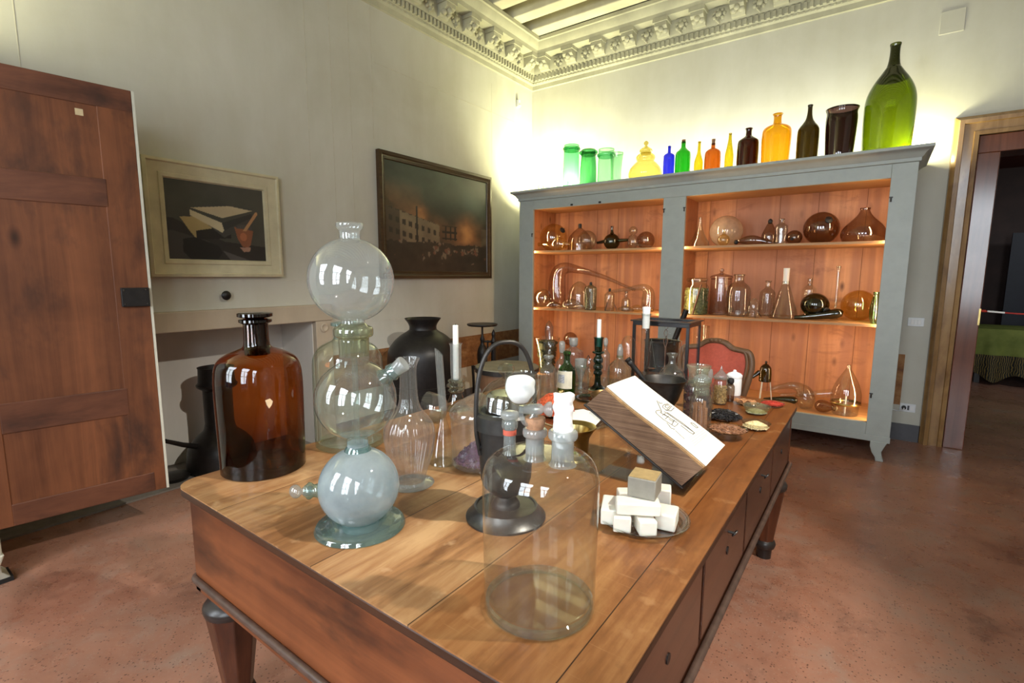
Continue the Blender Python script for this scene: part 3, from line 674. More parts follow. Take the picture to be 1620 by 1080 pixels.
# ------------------------------------------------------------------ things on the table
ZT = T+0.0005
def vessel(c, pts, sm=3, bottom=True, lip=0.003, thick=0.0, closed=False):
    """thin-walled vessel profile from pixel pairs"""
    p = prof(c, pts); q = smoothprof(p, sm) if sm else p
    h0 = 0.0 if pts[0][0] is None else q[0][1]
    if bottom: q = [(0, h0), (max(0.001, q[0][0]-0.004), h0)]+[(q[0][0], h0+0.004)]+[(r, max(h, h0+0.0045)) for r, h in q[1:]]
    if closed: q = q+[(0, q[-1][1])]
    elif lip: q = q+[(q[-1][0]-lip*0.5, q[-1][1]+0.001), (max(0.001, q[-1][0]-lip), q[-1][1]-0.001), (max(0.001, q[-1][0]-lip*1.2), q[-1][1]-0.012)]
    mb = MB().lathe(q, c, 40)
    if thick: mb.lathe([(0, h0+thick), (q[2][0]*0.86, h0+thick), (q[2][0]*0.95, h0+thick*1.6)], c, 40)
    return mb
def heap(c, R, h, n, size, shape='box', seed=1, base=True, flat=0.4):
    rnd = random.Random(seed); mb = MB()
    if base: mb.lathe([(0, 0), (R*0.96, 0), (R*0.8, h*0.30), (R*0.5, h*0.65), (R*0.2, h*0.85), (0, h*0.88)], c, 24)
    for k in range(n):
        a = rnd.random()*2*PI; q = R*math.sqrt(rnd.random()); z = h*(1-(q/R)**1.3)*0.9+size*0.2
        M_ = Matrix.Rotation(rnd.random()*2*PI, 3, 'Z') @ Matrix.Rotation((rnd.random()-0.5)*1.6, 3, 'X'); p = np.array((c[0]+q*math.cos(a), c[1]+q*math.sin(a), c[2]+z))
        s_ = size*(0.7+0.6*rnd.random()); dim = {'box': (1, 0.8, flat), 'thread': (2.2, 0.22, 0.22), 'flake': (1.1, 0.8, 0.12), 'lump': (1, 0.9, 0.8)}[shape]
        ax = [np.array(M_.col[i])*s_*dim[i] for i in range(3)]
        if shape == 'lump': mb._add([p+ax[0], p-ax[0], p+ax[1], p-ax[1], p+ax[2], p-ax[2]], [(0, 2, 4), (2, 1, 4), (1, 3, 4), (3, 0, 4), (2, 0, 5), (1, 2, 5), (3, 1, 5), (0, 3, 5)])
        else: mb.obox(p, *ax)
    return mb
def fill(c, R, z0, z1, n, size, shape='flake', seed=1):
    """loose contents of a jar: a core with pieces all round and on top"""
    rnd = random.Random(seed); mb = MB().lathe([(0, 0), (R*0.9, 0), (R*0.9, (z1-z0)*0.96), (0, z1-z0)], (c[0], c[1], z0), 24)
    for k in range(n):
        a = rnd.random()*2*PI; top_ = rnd.random() < 0.25
        q = R*(math.sqrt(rnd.random())*0.9 if top_ else 0.9); z = z1-z0 if top_ else max(size*1.4, rnd.random()*(z1-z0)*0.96)
        M_ = Matrix.Rotation(rnd.random()*2*PI, 3, 'Z') @ Matrix.Rotation(rnd.random()*2*PI, 3, 'X'); s_ = size*(0.6+0.7*rnd.random())
        dim = {'box': (1, 0.7, 0.4), 'flake': (1.1, 0.8, 0.12), 'lump': (1, 0.9, 0.8)}[shape]; ax = [np.array(M_.col[i])*s_*dim[i] for i in range(3)]
        p = np.array((c[0]+q*math.cos(a), c[1]+q*math.sin(a), z0+z))
        if shape == 'lump': mb._add([p+ax[0], p-ax[0], p+ax[1], p-ax[1], p+ax[2], p-ax[2]], [(0, 2, 4), (2, 1, 4), (1, 3, 4), (3, 0, 4), (2, 0, 5), (1, 2, 5), (3, 1, 5), (0, 3, 5)])
        else: mb.obox(p, *ax)
    return mb
# amber bottle
c = stand(420, 760, ZT, 68)
t = thing('amber_bottle', 'big amber apothecary bottle with a black stopper at the left table corner', 'bottle', c)
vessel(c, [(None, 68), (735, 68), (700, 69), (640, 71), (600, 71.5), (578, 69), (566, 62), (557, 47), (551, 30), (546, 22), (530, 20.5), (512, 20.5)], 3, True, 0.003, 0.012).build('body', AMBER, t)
p = prof(c, [(560, 20.5), (548, 21.3), (530, 20), (512, 20.5), (509, 27), (505, 27), (504, 20)]); MB().lathe(p, c, 36).build('neck', AMBERD, t)
p = prof(c, [(560, 12), (515, 14), (503, 15), (501, 27), (500, 29), (495.5, 29), (494.5, 26)]); MB().lathe([(0, p[0][1])]+p+[(0, p[-1][1])], c, 36).build('stopper', AMBERD, t)
P = on(1, c[1]-0.105, 436, 625); a_ = Vector((CAM[0]-c[0], CAM[1]-c[1], 0)).normalized(); s_ = Vector((a_.y, -a_.x, 0))*-1
R_ = prof(c, [(625, 71.5)])[0]; th = 0.17
lab = MB(); pts = [(-0.010, 0.012), (0.004, 0.016), (0.012, 0.006), (0.008, -0.006), (0.0, -0.016), (-0.006, -0.004)]
vv = []
for h in (0.0004, 0.0014):
    for x_, z_ in pts:
        an = math.atan2(a_.y, a_.x)+th+x_/R_[0]; vv.append((c[0]+(R_[0]+h)*math.cos(an), c[1]+(R_[0]+h)*math.sin(an), c[2]+R_[1]+z_))
lab._add(vv, [tuple(range(6)), tuple(range(6, 12))]+[(i, (i+1) % 6, 6+(i+1) % 6, 6+i) for i in range(6)]); lab.build('label_scrap', plain('paper_scrap', (0.62, 0.45, 0.27), 0.8), t)
# three-bulb vessel
c = stand(572, 866, ZT, 71)
t = thing('three_bulb_vessel', 'tall pale blue glass vessel of three stacked bulbs on a disc foot', 'glass vessel', c)
p = prof(c, [(None, 71), (None, 66)]); R0 = p[0][0]
zb1 = z_at(c[0], c[1], 833)-c[2]
MB().lathe(smoothprof([(0, 0), (R0*0.93, 0.0), (R0, 0.006), (R0*0.95, 0.014), (R0*0.75, 0.021), (R0*0.58, 0.03), (R0*0.46, zb1), (R0*0.3, zb1+0.01)], 3), c, 48).build('disc_foot', AQUAD, t)
def bulb(px, pyc, hw, name, mat, ztop, zbot, rt, rb):
    z = z_at(c[0], c[1], pyc); r = rad((c[0], c[1], z), hw); q = []
    a0 = math.asin(min(0.99, rb/r)); a1 = PI-math.asin(min(0.99, rt/r))
    for k in range(25):
        a = a0+(a1-a0)*k/24; q.append((r*math.sin(a), z-c[2]-r*math.cos(a)))
    MB().lathe([(rb, zbot-c[2])]+q+[(rt, ztop-c[2])], c, 44).build(name, mat, t); return z, r
zz = lambda py: z_at(c[0], c[1], py)
rr_ = lambda py, hw: rad((c[0], c[1], zz(py)), hw)
b1z, b1r = bulb(571, 768, 65, 'lower_bulb', MILKY, zz(699), zz(832), rr_(700, 17), rr_(830, 30))
b2z, b2r = bulb(566, 631, 66, 'middle_bulb', AQUA, zz(560), zz(702), rr_(560, 24), rr_(702, 17))
b3z, b3r = bulb(560, 443, 69.5, 'upper_bulb', HAZE, zz(373), zz(512), rr_(374, 16), rr_(512, 19))
p = prof(c, [(704, 17), (709, 21), (713, 22), (706, 19)]); MB().lathe(p, c, 32).build('neck_ring', AQUAD, t)
p = prof(c, [(562, 24), (540, 24.5), (534, 25), (531, 31), (524, 32), (518, 31), (515, 24), (511, 20)]); MB().lathe(smoothprof(p, 3), c, 36).build('collar', glass('grey_green_collar', (0.55, 0.58, 0.42), 1.8, 0.09, 0.25, (0.45, 0.45, 0.34)), t)
p = prof(c, [(376, 16.5), (366, 16.5), (362, 20), (357, 22), (353, 21), (352, 17)]); MB().lathe(smoothprof(p, 2), c, 32).build('mouth', HAZE, t)
p = [(0.007, zz(700)-c[2]), (0.007, zz(565)-c[2])]; MB().lathe(p, c, 14).build('inner_tube', AQUA, t)
rv = Vector(RT).normalized(); rv.z = 0; rv.normalize(); nv = Vector((c[0]-CAM[0], c[1]-CAM[1], 0)).normalized()
d = (-rv*0.97+Vector((0, 0, 0.0))-nv*0.12).normalized(); P0_ = Vector((c[0], c[1], b1z-0.008))+d*b1r*0.95
MB().lathe(smoothprof([(0.024, 0), (0.018, 0.008), (0.0165, 0.018), (0.0215, 0.024), (0.022, 0.031), (0.0165, 0.036), (0.015, 0.040)], 2), P0_, 24, None, orient(d)).build('side_neck', AQUAD, t)
k_ = MB().lathe([(0.012, 0.02), (0.012, 0.042), (0.007, 0.048)], P0_, 18, None, orient(d)); k_.sphere(P0_+d*0.063, 0.018, 18, (1, 0.8, 1)); k_.build('stopper', HAZE, t)
d2 = (rv*0.80+Vector((0, 0, 0.62))-nv*0.1).normalized(); P1_ = Vector((c[0], c[1], b2z))+d2*b2r*0.92
MB().lathe(smoothprof([(0.026, 0), (0.020, 0.012), (0.018, 0.02), (0.023, 0.026), (0.021, 0.032), (0.020, 0.042)], 2), P1_, 26, None, orient(d2)).build('side_neck', AQUAD, t)
MB().lathe([(0.016, 0.025), (0.0185, 0.05), (0.0205, 0.066), (0.019, 0.069), (0, 0.069)], P1_, 26, None, orient(d2)).build('stopper', FROST, t)
# greenish bottle behind it
c = stand(556, 718, ZT, 56)
t = thing('aqua_bottle', 'wide aqua glass bottle behind the three-bulb vessel', 'bottle', c)
vessel(c, [(None, 53), (700, 55), (640, 56), (580, 56), (562, 54), (548, 45), (540, 30), (534, 21), (515, 19)], 3, True, 0.003, 0.012).build('body', glass('green_clear_glass', (0.90, 0.945, 0.91), 4.5, 0.07, 0.03), t)
p = prof(c, [(535, 21), (522, 19), (516, 19), (514, 25), (510, 25), (509, 18)]); MB().lathe(p, c, 30).build('neck', AQUAD, t)
# fluted carafe
c = stand(650, 780, ZT, 38)
t = thing('fluted_carafe', 'clear fluted glass carafe on a round foot beside the three-bulb vessel', 'carafe', c)
p = prof(c, [(None, 38), (775, 37), (769, 28), (764, 22)]); MB().lathe([(0, 0), (p[0][0]-0.003, 0), (p[0][0], 0.003), (p[0][0]*0.93, 0.007), (p[3][0], 0.012), (p[3][0], p[3][1])], c, 40).build('foot', HAZE, t)
p = smoothprof(prof(c, [(766, 22), (757, 23), (740, 28), (715, 36), (690, 40), (672, 38), (658, 29), (648, 21), (635, 15.5), (610, 13.5), (588, 13), (577, 14), (568, 18), (566, 18.5)]), 3)
mb = MB().lathe([(0, p[0][1])]+p, c, 96, (16, 0.035)); mb.build('body', glass('carafe_glass', (0.90, 0.90, 0.90), 3.0, 0.09, 0.07), t)
# flask with a slanted cut tube
c = stand(702, 740, ZT, 25)
t = thing('slant_cut_flask', 'clear conical flask with a slender tube cut off at a slant', 'flask', c)
vessel(c, [(None, 25), (725, 24), (700, 18), (675, 10), (660, 6), (645, 5.5)], 3, True, 0).build('body', CLEAR, t)
z0 = z_at(c[0], c[1], 648); z1 = z_at(c[0], c[1], 556); r0 = rad((c[0], c[1], z0), 6); tb = MB(); sg = 18; vv = []
off = -rv*0.012
for f_, zz_ in ((0, z0), (1, z1)):
    for k in range(sg):
        a = 2*PI*k/sg; v_ = Vector((math.cos(a), math.sin(a), 0))*r0*1.05; zc_ = zz_-(v_.dot(rv)/r0)*0.012*f_
        vv.append((c[0]+v_.x+off.x*f_, c[1]+v_.y+off.y*f_, zc_))
tb._add(vv, [(k, (k+1) % sg, sg+(k+1) % sg, sg+k) for k in range(sg)]); tb.build('tube', HAZE, t)
# tilted glass bowl behind
P = on(2, ZT, 690, 668)
M_ = orient(-rv*0.9+nv*0.3+Vector((0, 0, 0.12))); mb = MB().lathe(smoothprof([(0, -0.05), (0.03, -0.047), (0.055, -0.03), (0.066, 0.0), (0.069, 0.05)], 4), P, 40, None, M_)
mb.shift((0, 0, ZT-mb.minz())); tag(mb.build('tilted_bowl', glass('grey_bowl_glass', (0.72, 0.75, 0.74), 2.2, 0.08, 0.06), None, (P[0], P[1], ZT)), 'grey glass bowl leaning on its side between carafe and candlestick', 'bowl')
# glass candlestick and its candle
c = stand(722, 652, ZT, 23)
t = thing('glass_candlestick', 'clear knopped glass candlestick with a tall socket tube holding a white candle', 'candlestick', c, 'candlesticks on the table')
p = prof(c, [(None, 23), (640, 17), (628, 11), (622, 9)]); MB().lathe([(0, 0)]+p[:1]+smoothprof(p, 3), c, 32).build('foot', CLEAR2, t)
k_ = MB()
for py, hw in ((617, 12), (609, 14), (602, 12)):
    z = z_at(c[0], c[1], py); r = rad((c[0], c[1], z), hw); k_.sphere((c[0], c[1], z), r, 20, (1, 1, 0.42))
    for k in range(14): k_.sphere((c[0]+r*0.95*math.cos(k*PI/7), c[1]+r*0.95*math.sin(k*PI/7), z), r*0.17, 6)
k_.build('knop', CLEAR2, t)
p = prof(c, [(602, 7), (590, 8.5), (565, 9), (548, 9), (543, 11)]); MB().lathe(smoothprof(p, 2), c, 26).build('socket_tube', HAZE, t)
zc0 = z_at(c[0], c[1], 600); zc1 = z_at(c[0], c[1], 514); rc = rad((c[0], c[1], zc1), 4.6)
t = thing('candle', 'white candle standing in the clear glass candlestick', 'candle', (c[0], c[1], zc0), 'candles on the table')
MB().lathe([(0, 0), (rc, 0), (rc, zc1-zc0-0.003), (rc*0.8, zc1-zc0), (0, zc1-zc0)], (c[0], c[1], zc0), 22).build('stick', WAX, t); MB().tube([(c[0], c[1], zc1-0.002), (c[0]+0.001, c[1], zc1+0.008)], 0.0012, 6).build('wick', BLACKR, t)
# footed jar with purple crystals
c = stand(757, 750, ZT+0.012, 43); c[2] = ZT+0.012
t = thing('crystal_jar', 'footed clear glass jar with lid holding purple lumps', 'jar', (c[0], c[1], ZT))
vessel(c, [(None, 41), (720, 42), (680, 43), (662, 44), (655, 45)], 2, True, 0.004, 0.01).build('body', glass('jar_glass', (0.90, 0.91, 0.91), 2.8, 0.09, 0.05), t)
R0 = rad(c, 41)
for k in range(4):
    a = PI/4+k*PI/2; MB().sphere((c[0]+R0*0.86*math.cos(a), c[1]+R0*0.86*math.sin(a), ZT+0.0105), 0.0105, 14).build('foot', CLEAR2, t)
p = prof(c, [(654, 46), (648, 45), (638, 36), (628, 18), (622, 6)]); ld = MB().lathe(smoothprof(p, 3)+[(0, p[-1][1])], c, 40); z = c[2]+p[-1][1]; ld.sphere((c[0], c[1], z+0.009), 0.011, 14); ld.build('lid', glass('lid_glass', (0.88, 0.89, 0.87), 2.6, 0.11, 0.08), t)
h = heap((c[0]+0.0, c[1], c[2]+0.012), R0*0.86, 0.075, 170, 0.011, 'lump', 3)
tag(h.build('purple_crystals', plain('purple_lump', (0.085, 0.035, 0.075), 0.3, 0, 0.6, 60), None, (c[0], c[1], c[2]+0.012), smooth=False), 'heap of purple crystal lumps inside the footed glass jar', 'crystals', None, 'stuff')
# metal lantern-like still with arched handle
c = stand(800, 848, ZT, 63)
t = thing('lantern_still', 'dark metal lantern with a flared base, glass dome and arched handle', 'lantern', c)
R0 = rad(c, 63); p = [(R0, 0), (R0*1.0, 0.005), (R0*0.97, 0.007), (R0*0.80, 0.030), (R0*0.79, 0.034), (R0*0.74, 0.0345), (R0*0.72, 0.031), (R0*0.36, 0.032)]; MB().lathe([(0, 0)]+p+[(0, p[-1][1]+0.004)], c, 44).build('base', PEWTER, t)
z = p[-1][1]; MB().lathe(smoothprof([(p[0][0]*0.36, z), (p[0][0]*0.33, z+0.012), (p[0][0]*0.22, z+0.028), (p[0][0]*0.30, z+0.035)], 4), c, 30).build('stem', IRON2, t)
p = prof(c, [(775, 26), (765, 36), (752, 40), (720, 42), (690, 43), (676, 44), (672, 50), (652, 51), (648, 46)])
MB().lathe([(0, p[0][1])]+p[:6]+[(p[5][0]*0.95, p[5][1])], c, 40).build('body', IRON2, t)
MB().lathe([(p[5][0]*0.9, p[5][1]), (p[6][0], p[6][1]-0.004), (p[6][0], p[7][1]), (p[7][0]*0.9, p[8][1]), (p[8][0]*0.86, p[8][1])], c, 44).build('rim_band', PEWTER, t)
zb = p[8][1]
q = prof(c, [(652, 46), (640, 45), (622, 40), (608, 28), (600, 14), (596, 7)]); MB().lathe(smoothprof(q, 3), c, 40).build('glass_dome', CLEAR2, t)
q2 = prof(c, [(652, 33), (625, 31), (621, 26)]); MB().lathe([(0, q2[0][1])]+q2+[(0, q2[2][1])], c, 36).build('inner_can', CHROME, t)
zk = q[-1][1]+c[2]; kb = MB().lathe([(0.009, -0.006), (0.011, 0.004), (0.020, 0.012), (0.024, 0.022), (0.019, 0.032), (0.008, 0.037), (0, 0.038)], (c[0], c[1], zk), 9); kb.build('knob', CLEAR2, t, smooth=False)
hb = prof(c, [(660, 50), (541, 46)]); hr = hb[0][0]*1.0; hz = hb[0][1]; ht = hb[1][1]
dirh = (rv*0.93+nv*0.36).normalized(); pts = []
for k in range(29):
    a = PI*k/28; s_ = math.copysign(abs(math.cos(a))**0.75, math.cos(a)); pts.append(Vector((c[0], c[1], c[2]+hz+(ht-hz)*math.sin(a)**0.8))-dirh*hr*s_)
lowp = Vector((c[0], c[1], c[2]+hz-0.075))
pts = [lowp-dirh*hr*0.86-Vector((0, 0, 0.02)), lowp-dirh*hr*0.9, lowp-dirh*hr*0.98+Vector((0, 0, 0.035))]+pts+[lowp+dirh*hr*0.98+Vector((0, 0, 0.035)), lowp+dirh*hr*0.9, lowp+dirh*hr*0.86-Vector((0, 0, 0.02))]
MB().tube(smoothpath(pts, 2), 0.0062, 12).build('handle', IRON2, t)
for s_ in (-1, 1): MB().tube([lowp+dirh*s_*hr*0.70, lowp+dirh*s_*hr*0.93], 0.009, 12).build('rivet', IRON, t)
# three-necked bottle
c = stand(852, 1016, ZT, 85.5)
t = thing('three_necked_bottle', 'large clear three-necked glass bottle at the near edge of the table', 'bottle', c)
pz = [(None, 84), (985, 86), (940, 87), (880, 89), (820, 91), (765, 92.5), (748, 92), (735, 88), (725, 80), (718, 66), (715.5, 45), (715, 20)]
vessel(c, pz, 3, True, 0, 0.014, True).build('body', glass('big_bottle_glass', (0.925, 0.935, 0.925), 3.4, 0.06, 0.012), t)
q_ = prof(c, [(None, 84)])[0][0]; MB().lathe([(q_-0.006, 0.001), (q_, 0.004), (q_+0.0012, 0.011), (q_+0.0006, 0.017), (q_-0.004, 0.020)], c, 48).build('base_rim', glass('green_base_rim', (0.74, 0.80, 0.70), 2.2, 0.10, 0.05), t)
zs = z_at(c[0], c[1], 716); R1 = prof(c, [(740, 92)])[0][0]
def neckpos(px, k=0.0): 
    """point on the shoulder plane under the neck"""
    return k
axd = (rv*0.80-nv*0.60).normalized()
NK = [Vector((c[0], c[1], zs))+axd*o_-rv*0.012 for o_ in (-R1*0.50, 0.0, R1*0.52)]
def zat2(P, py): return z_at(P.x, P.y, py)
def nk(P, r, h, name='neck', mat=None):
    z = zs-0.012
    q = [(r*1.25, 0), (r*1.02, 0.008), (r, 0.02), (r, h*0.68), (r*1.24, h*0.76), (r*1.32, h*0.84), (r*1.26, h*0.97), (r*1.05, h), (r*0.86, h), (r*0.84, h*0.3)]
    MB().lathe(smoothprof(q, 2), (P.x, P.y, z), 30).build(name, mat or FROST, t)
print('NECKS', [pr(q) for q in NK])
hN = [0.070, 0.062, 0.068]
nk(NK[0], 0.0125, hN[0], 'neck', HAZE); nk(NK[1], 0.0185, hN[1]); nk(NK[2], 0.0215, hN[2])
z = zs-0.012+hN[0]; MB().lathe([(0.0132, -0.030), (0.0136, -0.030), (0.0136, -0.019), (0.0132, -0.019)], (NK[0].x, NK[0].y, z), 26).build('red_band', plain('red_band', (0.5, 0.10, 0.06), 0.5), t)
MB().lathe(smoothprof([(0.010, -0.03), (0.011, 0.0), (0.017, 0.004), (0.019, 0.012), (0.015, 0.018), (0, 0.019)], 2), (NK[0].x, NK[0].y, z), 24).build('stopper', FROST, t)
z = zs-0.012+hN[1]; MB().lathe([(0, -0.03), (0.0150, -0.03), (0.0165, 0.0), (0.0195, 0.006), (0.0205, 0.018), (0.0195, 0.022), (0, 0.022)], (NK[1].x, NK[1].y, z), 24).build('cork', CORK, t)
zcork = z+0.022
# white candle stump in the right neck
z = zs-0.012+hN[2]; mb = MB(); rnd = random.Random(5); q = []
for k in range(26):
    h = k/25; q.append((0.0178*(1+0.03*math.sin(k*1.1))*(1.0 if h < 0.86 else 1.10-0.0*(h-0.86)), -0.03+h*0.098))
q += [(0.015, 0.070), (0.0, 0.066)]
v_ = MB().lathe([(0, -0.03)]+q, (NK[2].x, NK[2].y, z), 28)
v_.v = [(x+0.0016*math.sin(zq*190+y*300), y+0.0016*math.cos(zq*150+x*260), zq+0.002*math.sin(math.atan2(y-NK[2].y, x-NK[2].x)*2)) for x, y, zq in v_.v]
tag(v_.build('paper_plug', CLOTHW, None, (NK[2].x, NK[2].y, z-0.03)), 'white wrinkled roll plugging the right neck of the three-necked bottle', 'plug')
# dropping funnel in the middle neck
P = NK[1]; t = thing('dropping_funnel', 'glass dropping funnel with stopcock in the corked neck, packed with white wadding', 'funnel', (P.x, P.y, zcork-0.03), None)
fc = Vector((P.x, P.y, 0))-rv*0.030-nv*0.01; zc_ = z_at(fc.x, fc.y, 612); rf = rad((fc.x, fc.y, zc_), 26.5)
zt_ = z_at(fc.x, fc.y, 590); zb_ = z_at(fc.x, fc.y, 643)
MB().lathe(smoothprof([(0.004, zb_-zc_), (rf*0.55, zb_-zc_+0.006), (rf*0.9, zb_-zc_+0.022), (rf, -0.006), (rf, zt_-zc_-0.004), (rf*1.05, zt_-zc_), (rf*0.98, zt_-zc_+0.001)], 3), (fc.x, fc.y, zc_), 34).build('cup', CLEAR, t)
MB().tube(smoothpath([(fc.x, fc.y, zb_+0.002), (fc.x, fc.y, zb_-0.02), Vector((fc.x, fc.y, zb_-0.035))+rv*0.012, (P.x, P.y, zcork+0.012), (P.x, P.y, zcork-0.03)], 5), 0.0048, 12).build('stem', HAZE, t)
zk = z_at(P.x, P.y, 647); kc = Vector((P.x, P.y, zk))
kk = MB().lathe(smoothprof([(0, -0.03), (0.008, -0.03), (0.0095, -0.015), (0.011, 0.0), (0.010, 0.012), (0.006, 0.016), (0.013, 0.022), (0.014, 0.032), (0.0, 0.034)], 2), kc, 20, None, orient(rv)); kk.build('stopcock', FROST, t)
tb = MB().tube([(P.x+0.004, P.y, zk), Vector((P.x+0.004, P.y, z_at(P.x, P.y, 600)))], 0.007, 14); tb.build('side_tube', CLEAR, t)
zt2 = zt_-0.003; wd = MB().lathe(smoothprof([(0, zb_-zc_+0.006), (rf*0.45, zb_-zc_+0.010), (rf*0.78, zb_-zc_+0.024), (rf*0.86, 0.0), (rf*0.85, zt2-zc_-0.010), (rf*0.5, zt2-zc_-0.003), (0, zt2-zc_-0.002)], 3), (fc.x-rv.x*0.0025, fc.y-rv.y*0.0025, zc_), 30)
wd.v = [(x+0.0012*math.sin(z*230+y*190), y+0.0012*math.cos(z*170+x*210), z) for x, y, z in wd.v]
tag(wd.build('white_wadding', CLOTHW, None, (fc.x, fc.y, zb_)), 'white wadding filling the cup of the dropping funnel', 'wadding')
# saffron tray
P = on(2, ZT, 905, 668); c = np.array((P[0], P[1]+0.03, ZT))
t = thing('glass_tray', 'round clear glass tray with white paper, behind the open book', 'tray', c)
MB().lathe([(0, 0), (0.13, 0), (0.165, 0.004), (0.172, 0.012), (0.168, 0.014), (0.13, 0.007), (0, 0.007)], c, 44).build('plate', CLEAR2, t)
pp = MB(); poly = [(-0.02, -0.14), (0.125, -0.055), (0.10, 0.10), (-0.03, 0.135), (-0.125, 0.02)]
pp.prism(poly, lambda a, b, h: (c[0]+a, c[1]+b, c[2]+h+0.05*max(0, b-0.02)*2), 0.009, 0.0105)
tag(pp.build('paper_sheet', WHITE, None, (c[0], c[1], c[2]+0.009), smooth=False), 'white paper sheet under the red threads on the glass tray', 'paper')
SAFF = plain('saffron_red', (0.50, 0.085, 0.028), 0.6, 0, 0.6, 90)
P = on(2, ZT, 868, 654)
h = heap((P[0]+0.01, P[1]+0.02, c[2]+0.012), 0.102, 0.098, 1500, 0.0055, 'thread', 4)
h2 = heap((P[0]+0.10, P[1]-0.03, c[2]+0.0105), 0.05, 0.003, 220, 0.003, 'thread', 8, False); h._add(h2.v, h2.f)
tag(h.build('saffron_threads', SAFF, None, (P[0], P[1], c[2]+0.012), smooth=False), 'heap of red threads on white paper behind the three-necked bottle', 'saffron', None, 'stuff')
# brass mortar and pestle
c = stand(908, 733, ZT, 29)
t = thing('brass_mortar', 'small flared brass mortar behind the three-necked bottle', 'mortar', c)
p = prof(c, [(None, 27), (None, 29), (719, 28), (715, 22), (700, 22.5), (690, 24), (682, 29), (675, 34), (673.5, 34)])
q = [(0, 0)]+p+[(p[-1][0]*0.94, p[-1][1]-0.001), (p[-1][0]*0.72, p[-1][1]-0.012), (p[3][0]*0.85, p[5][1]-0.012), (p[3][0]*0.7, 0.02), (0, 0.016)]
MB().lathe(q, c, 40).build('bowl', BRASS, t)
b0 = Vector((c[0], c[1], c[2]+0.03)); tp = on(1, c[1]+0.04, 888, 621); tp = Vector(tp)
dd = (tp-b0); ps = MB().lathe(smoothprof([(0, 0), (0.012, 0.004), (0.010, 0.02), (0.005, 0.03), (0.0055, dd.length-0.02), (0.010, dd.length-0.008), (0.0135, dd.length+0.003), (0.008, dd.length+0.010), (0, dd.length+0.011)], 3), b0, 24, None, orient(dd))
tag(ps.build('brass_pestle', BRASS, None, b0), 'brass pestle leaning in the brass mortar', 'pestle')
# ------------------------------------------------------------------ open book on its stand
B0 = on(2, T+0.022, 1078, 772); yb = B0[1]; Btop = on(1, yb, 924, 641)
L_ = Btop-B0; Ls = math.hypot(L_[0], L_[2]); su = np.array((L_[0], 0, L_[2]))/Ls; nn = np.array((-su[2], 0, su[0])) if su[0] < 0 else np.array((su[2], 0, -su[0]))
if nn[2] < 0: nn = -nn
A_ = on(1, yb, 960, 612)-B0; D_ = on(1, yb, 1117, 735)-B0
TKA, TKD = A_@nn, D_@nn; sA, sD = A_@su, D_@su
TK = (TKA+TKD)/2
d = FW+RT*(1153-810)/FPX-UP*(706-540)/FPX; tt = ((B0+nn*TK-CAM)@nn)/(d@nn); C_ = CAM+d*tt
BW = C_[1]-yb
print('BOOK', Ls, TKA, TKD, sA, sD, BW, B0)
def bk(s, w_, h): q = B0+su*s+nn*h; return (q[0], yb+w_, q[2])
t = thing('open_book', 'thick old open book with brown page edges and an engraved page', 'book', (B0[0], yb+BW/2, B0[2]))
PAGEE = None
def mk_edges():
    g = G('page_edges'); v = g.n('Mapping', Vector=g.n('TexCoord').outputs['Object'], Rotation=(0, math.atan2(su[2], -su[0])*1.0, 0), Scale=(3, 3, 420)).outputs[0]
    n1 = g.noise(v, 1.0, 5, 0.7); n2 = g.noise(g.coord(), 9, 4)
    f = g.math('ADD', g.math('MULTIPLY', n1, 0.65), g.math('MULTIPLY', n2, 0.35))
    col = g.ramp(f, (0.32, (0.06, 0.030, 0.016)), (0.5, (0.19, 0.105, 0.06)), (0.68, (0.34, 0.21, 0.13)))
    return g.done(g.pbsdf(col, 0.8, 0, g.bump(n1, 0.5, 0.004)))
PAGEE = mk_edges()
LEATH = plain('dark_leather', (0.020, 0.015, 0.013), 0.4, 0, 0.3, 40, 0.05)
hc = 0.006
MB().prism([(-0.004, -0.004), (Ls+0.002, -0.004), (Ls+0.002, BW+0.004), (-0.004, BW+0.004)], lambda a, b, h: bk(a, b, h), 0, hc).build('back_cover', LEATH, t, smooth=False, bevel=0.0015)
# block with a slightly wavy top
NS, NW = 24, 10; v = []; f = []
def ht_(s_, w_): return TK-0.002+0.0035*math.sin(s_*0.9*PI/Ls*2.2+0.5)*(1-w_/BW*0.6)-0.006*(w_/BW)**2
for i in range(NS+1):
    s_ = sD+(sA-sD)*i/NS
    for j in range(NW+1): w_ = BW*j/NW+0.0; v.append(bk(s_, w_, ht_(s_, w_)))
n0 = len(v)
for i in range(NS+1):
    s0 = 0.004+(Ls-0.008)*i/NS
    for w_ in (0.002, BW): v.append(bk(s0, w_, hc))
bl = MB(); W1 = NW+1
for i in range(NS):
    f.append((i*W1, n0+2*i, n0+2*i+2, (i+1)*W1)); f.append((i*W1+NW, (i+1)*W1+NW, n0+2*i+3, n0+2*i+1))
for e, ee in ((0, 0), (NS, 2*NS)):
    f.append(tuple([e*W1+j for j in range(NW+1)]+[n0+ee+1, n0+ee]))
bl._add(v, f); bl.build('page_block', PAGEE, t, smooth=False)
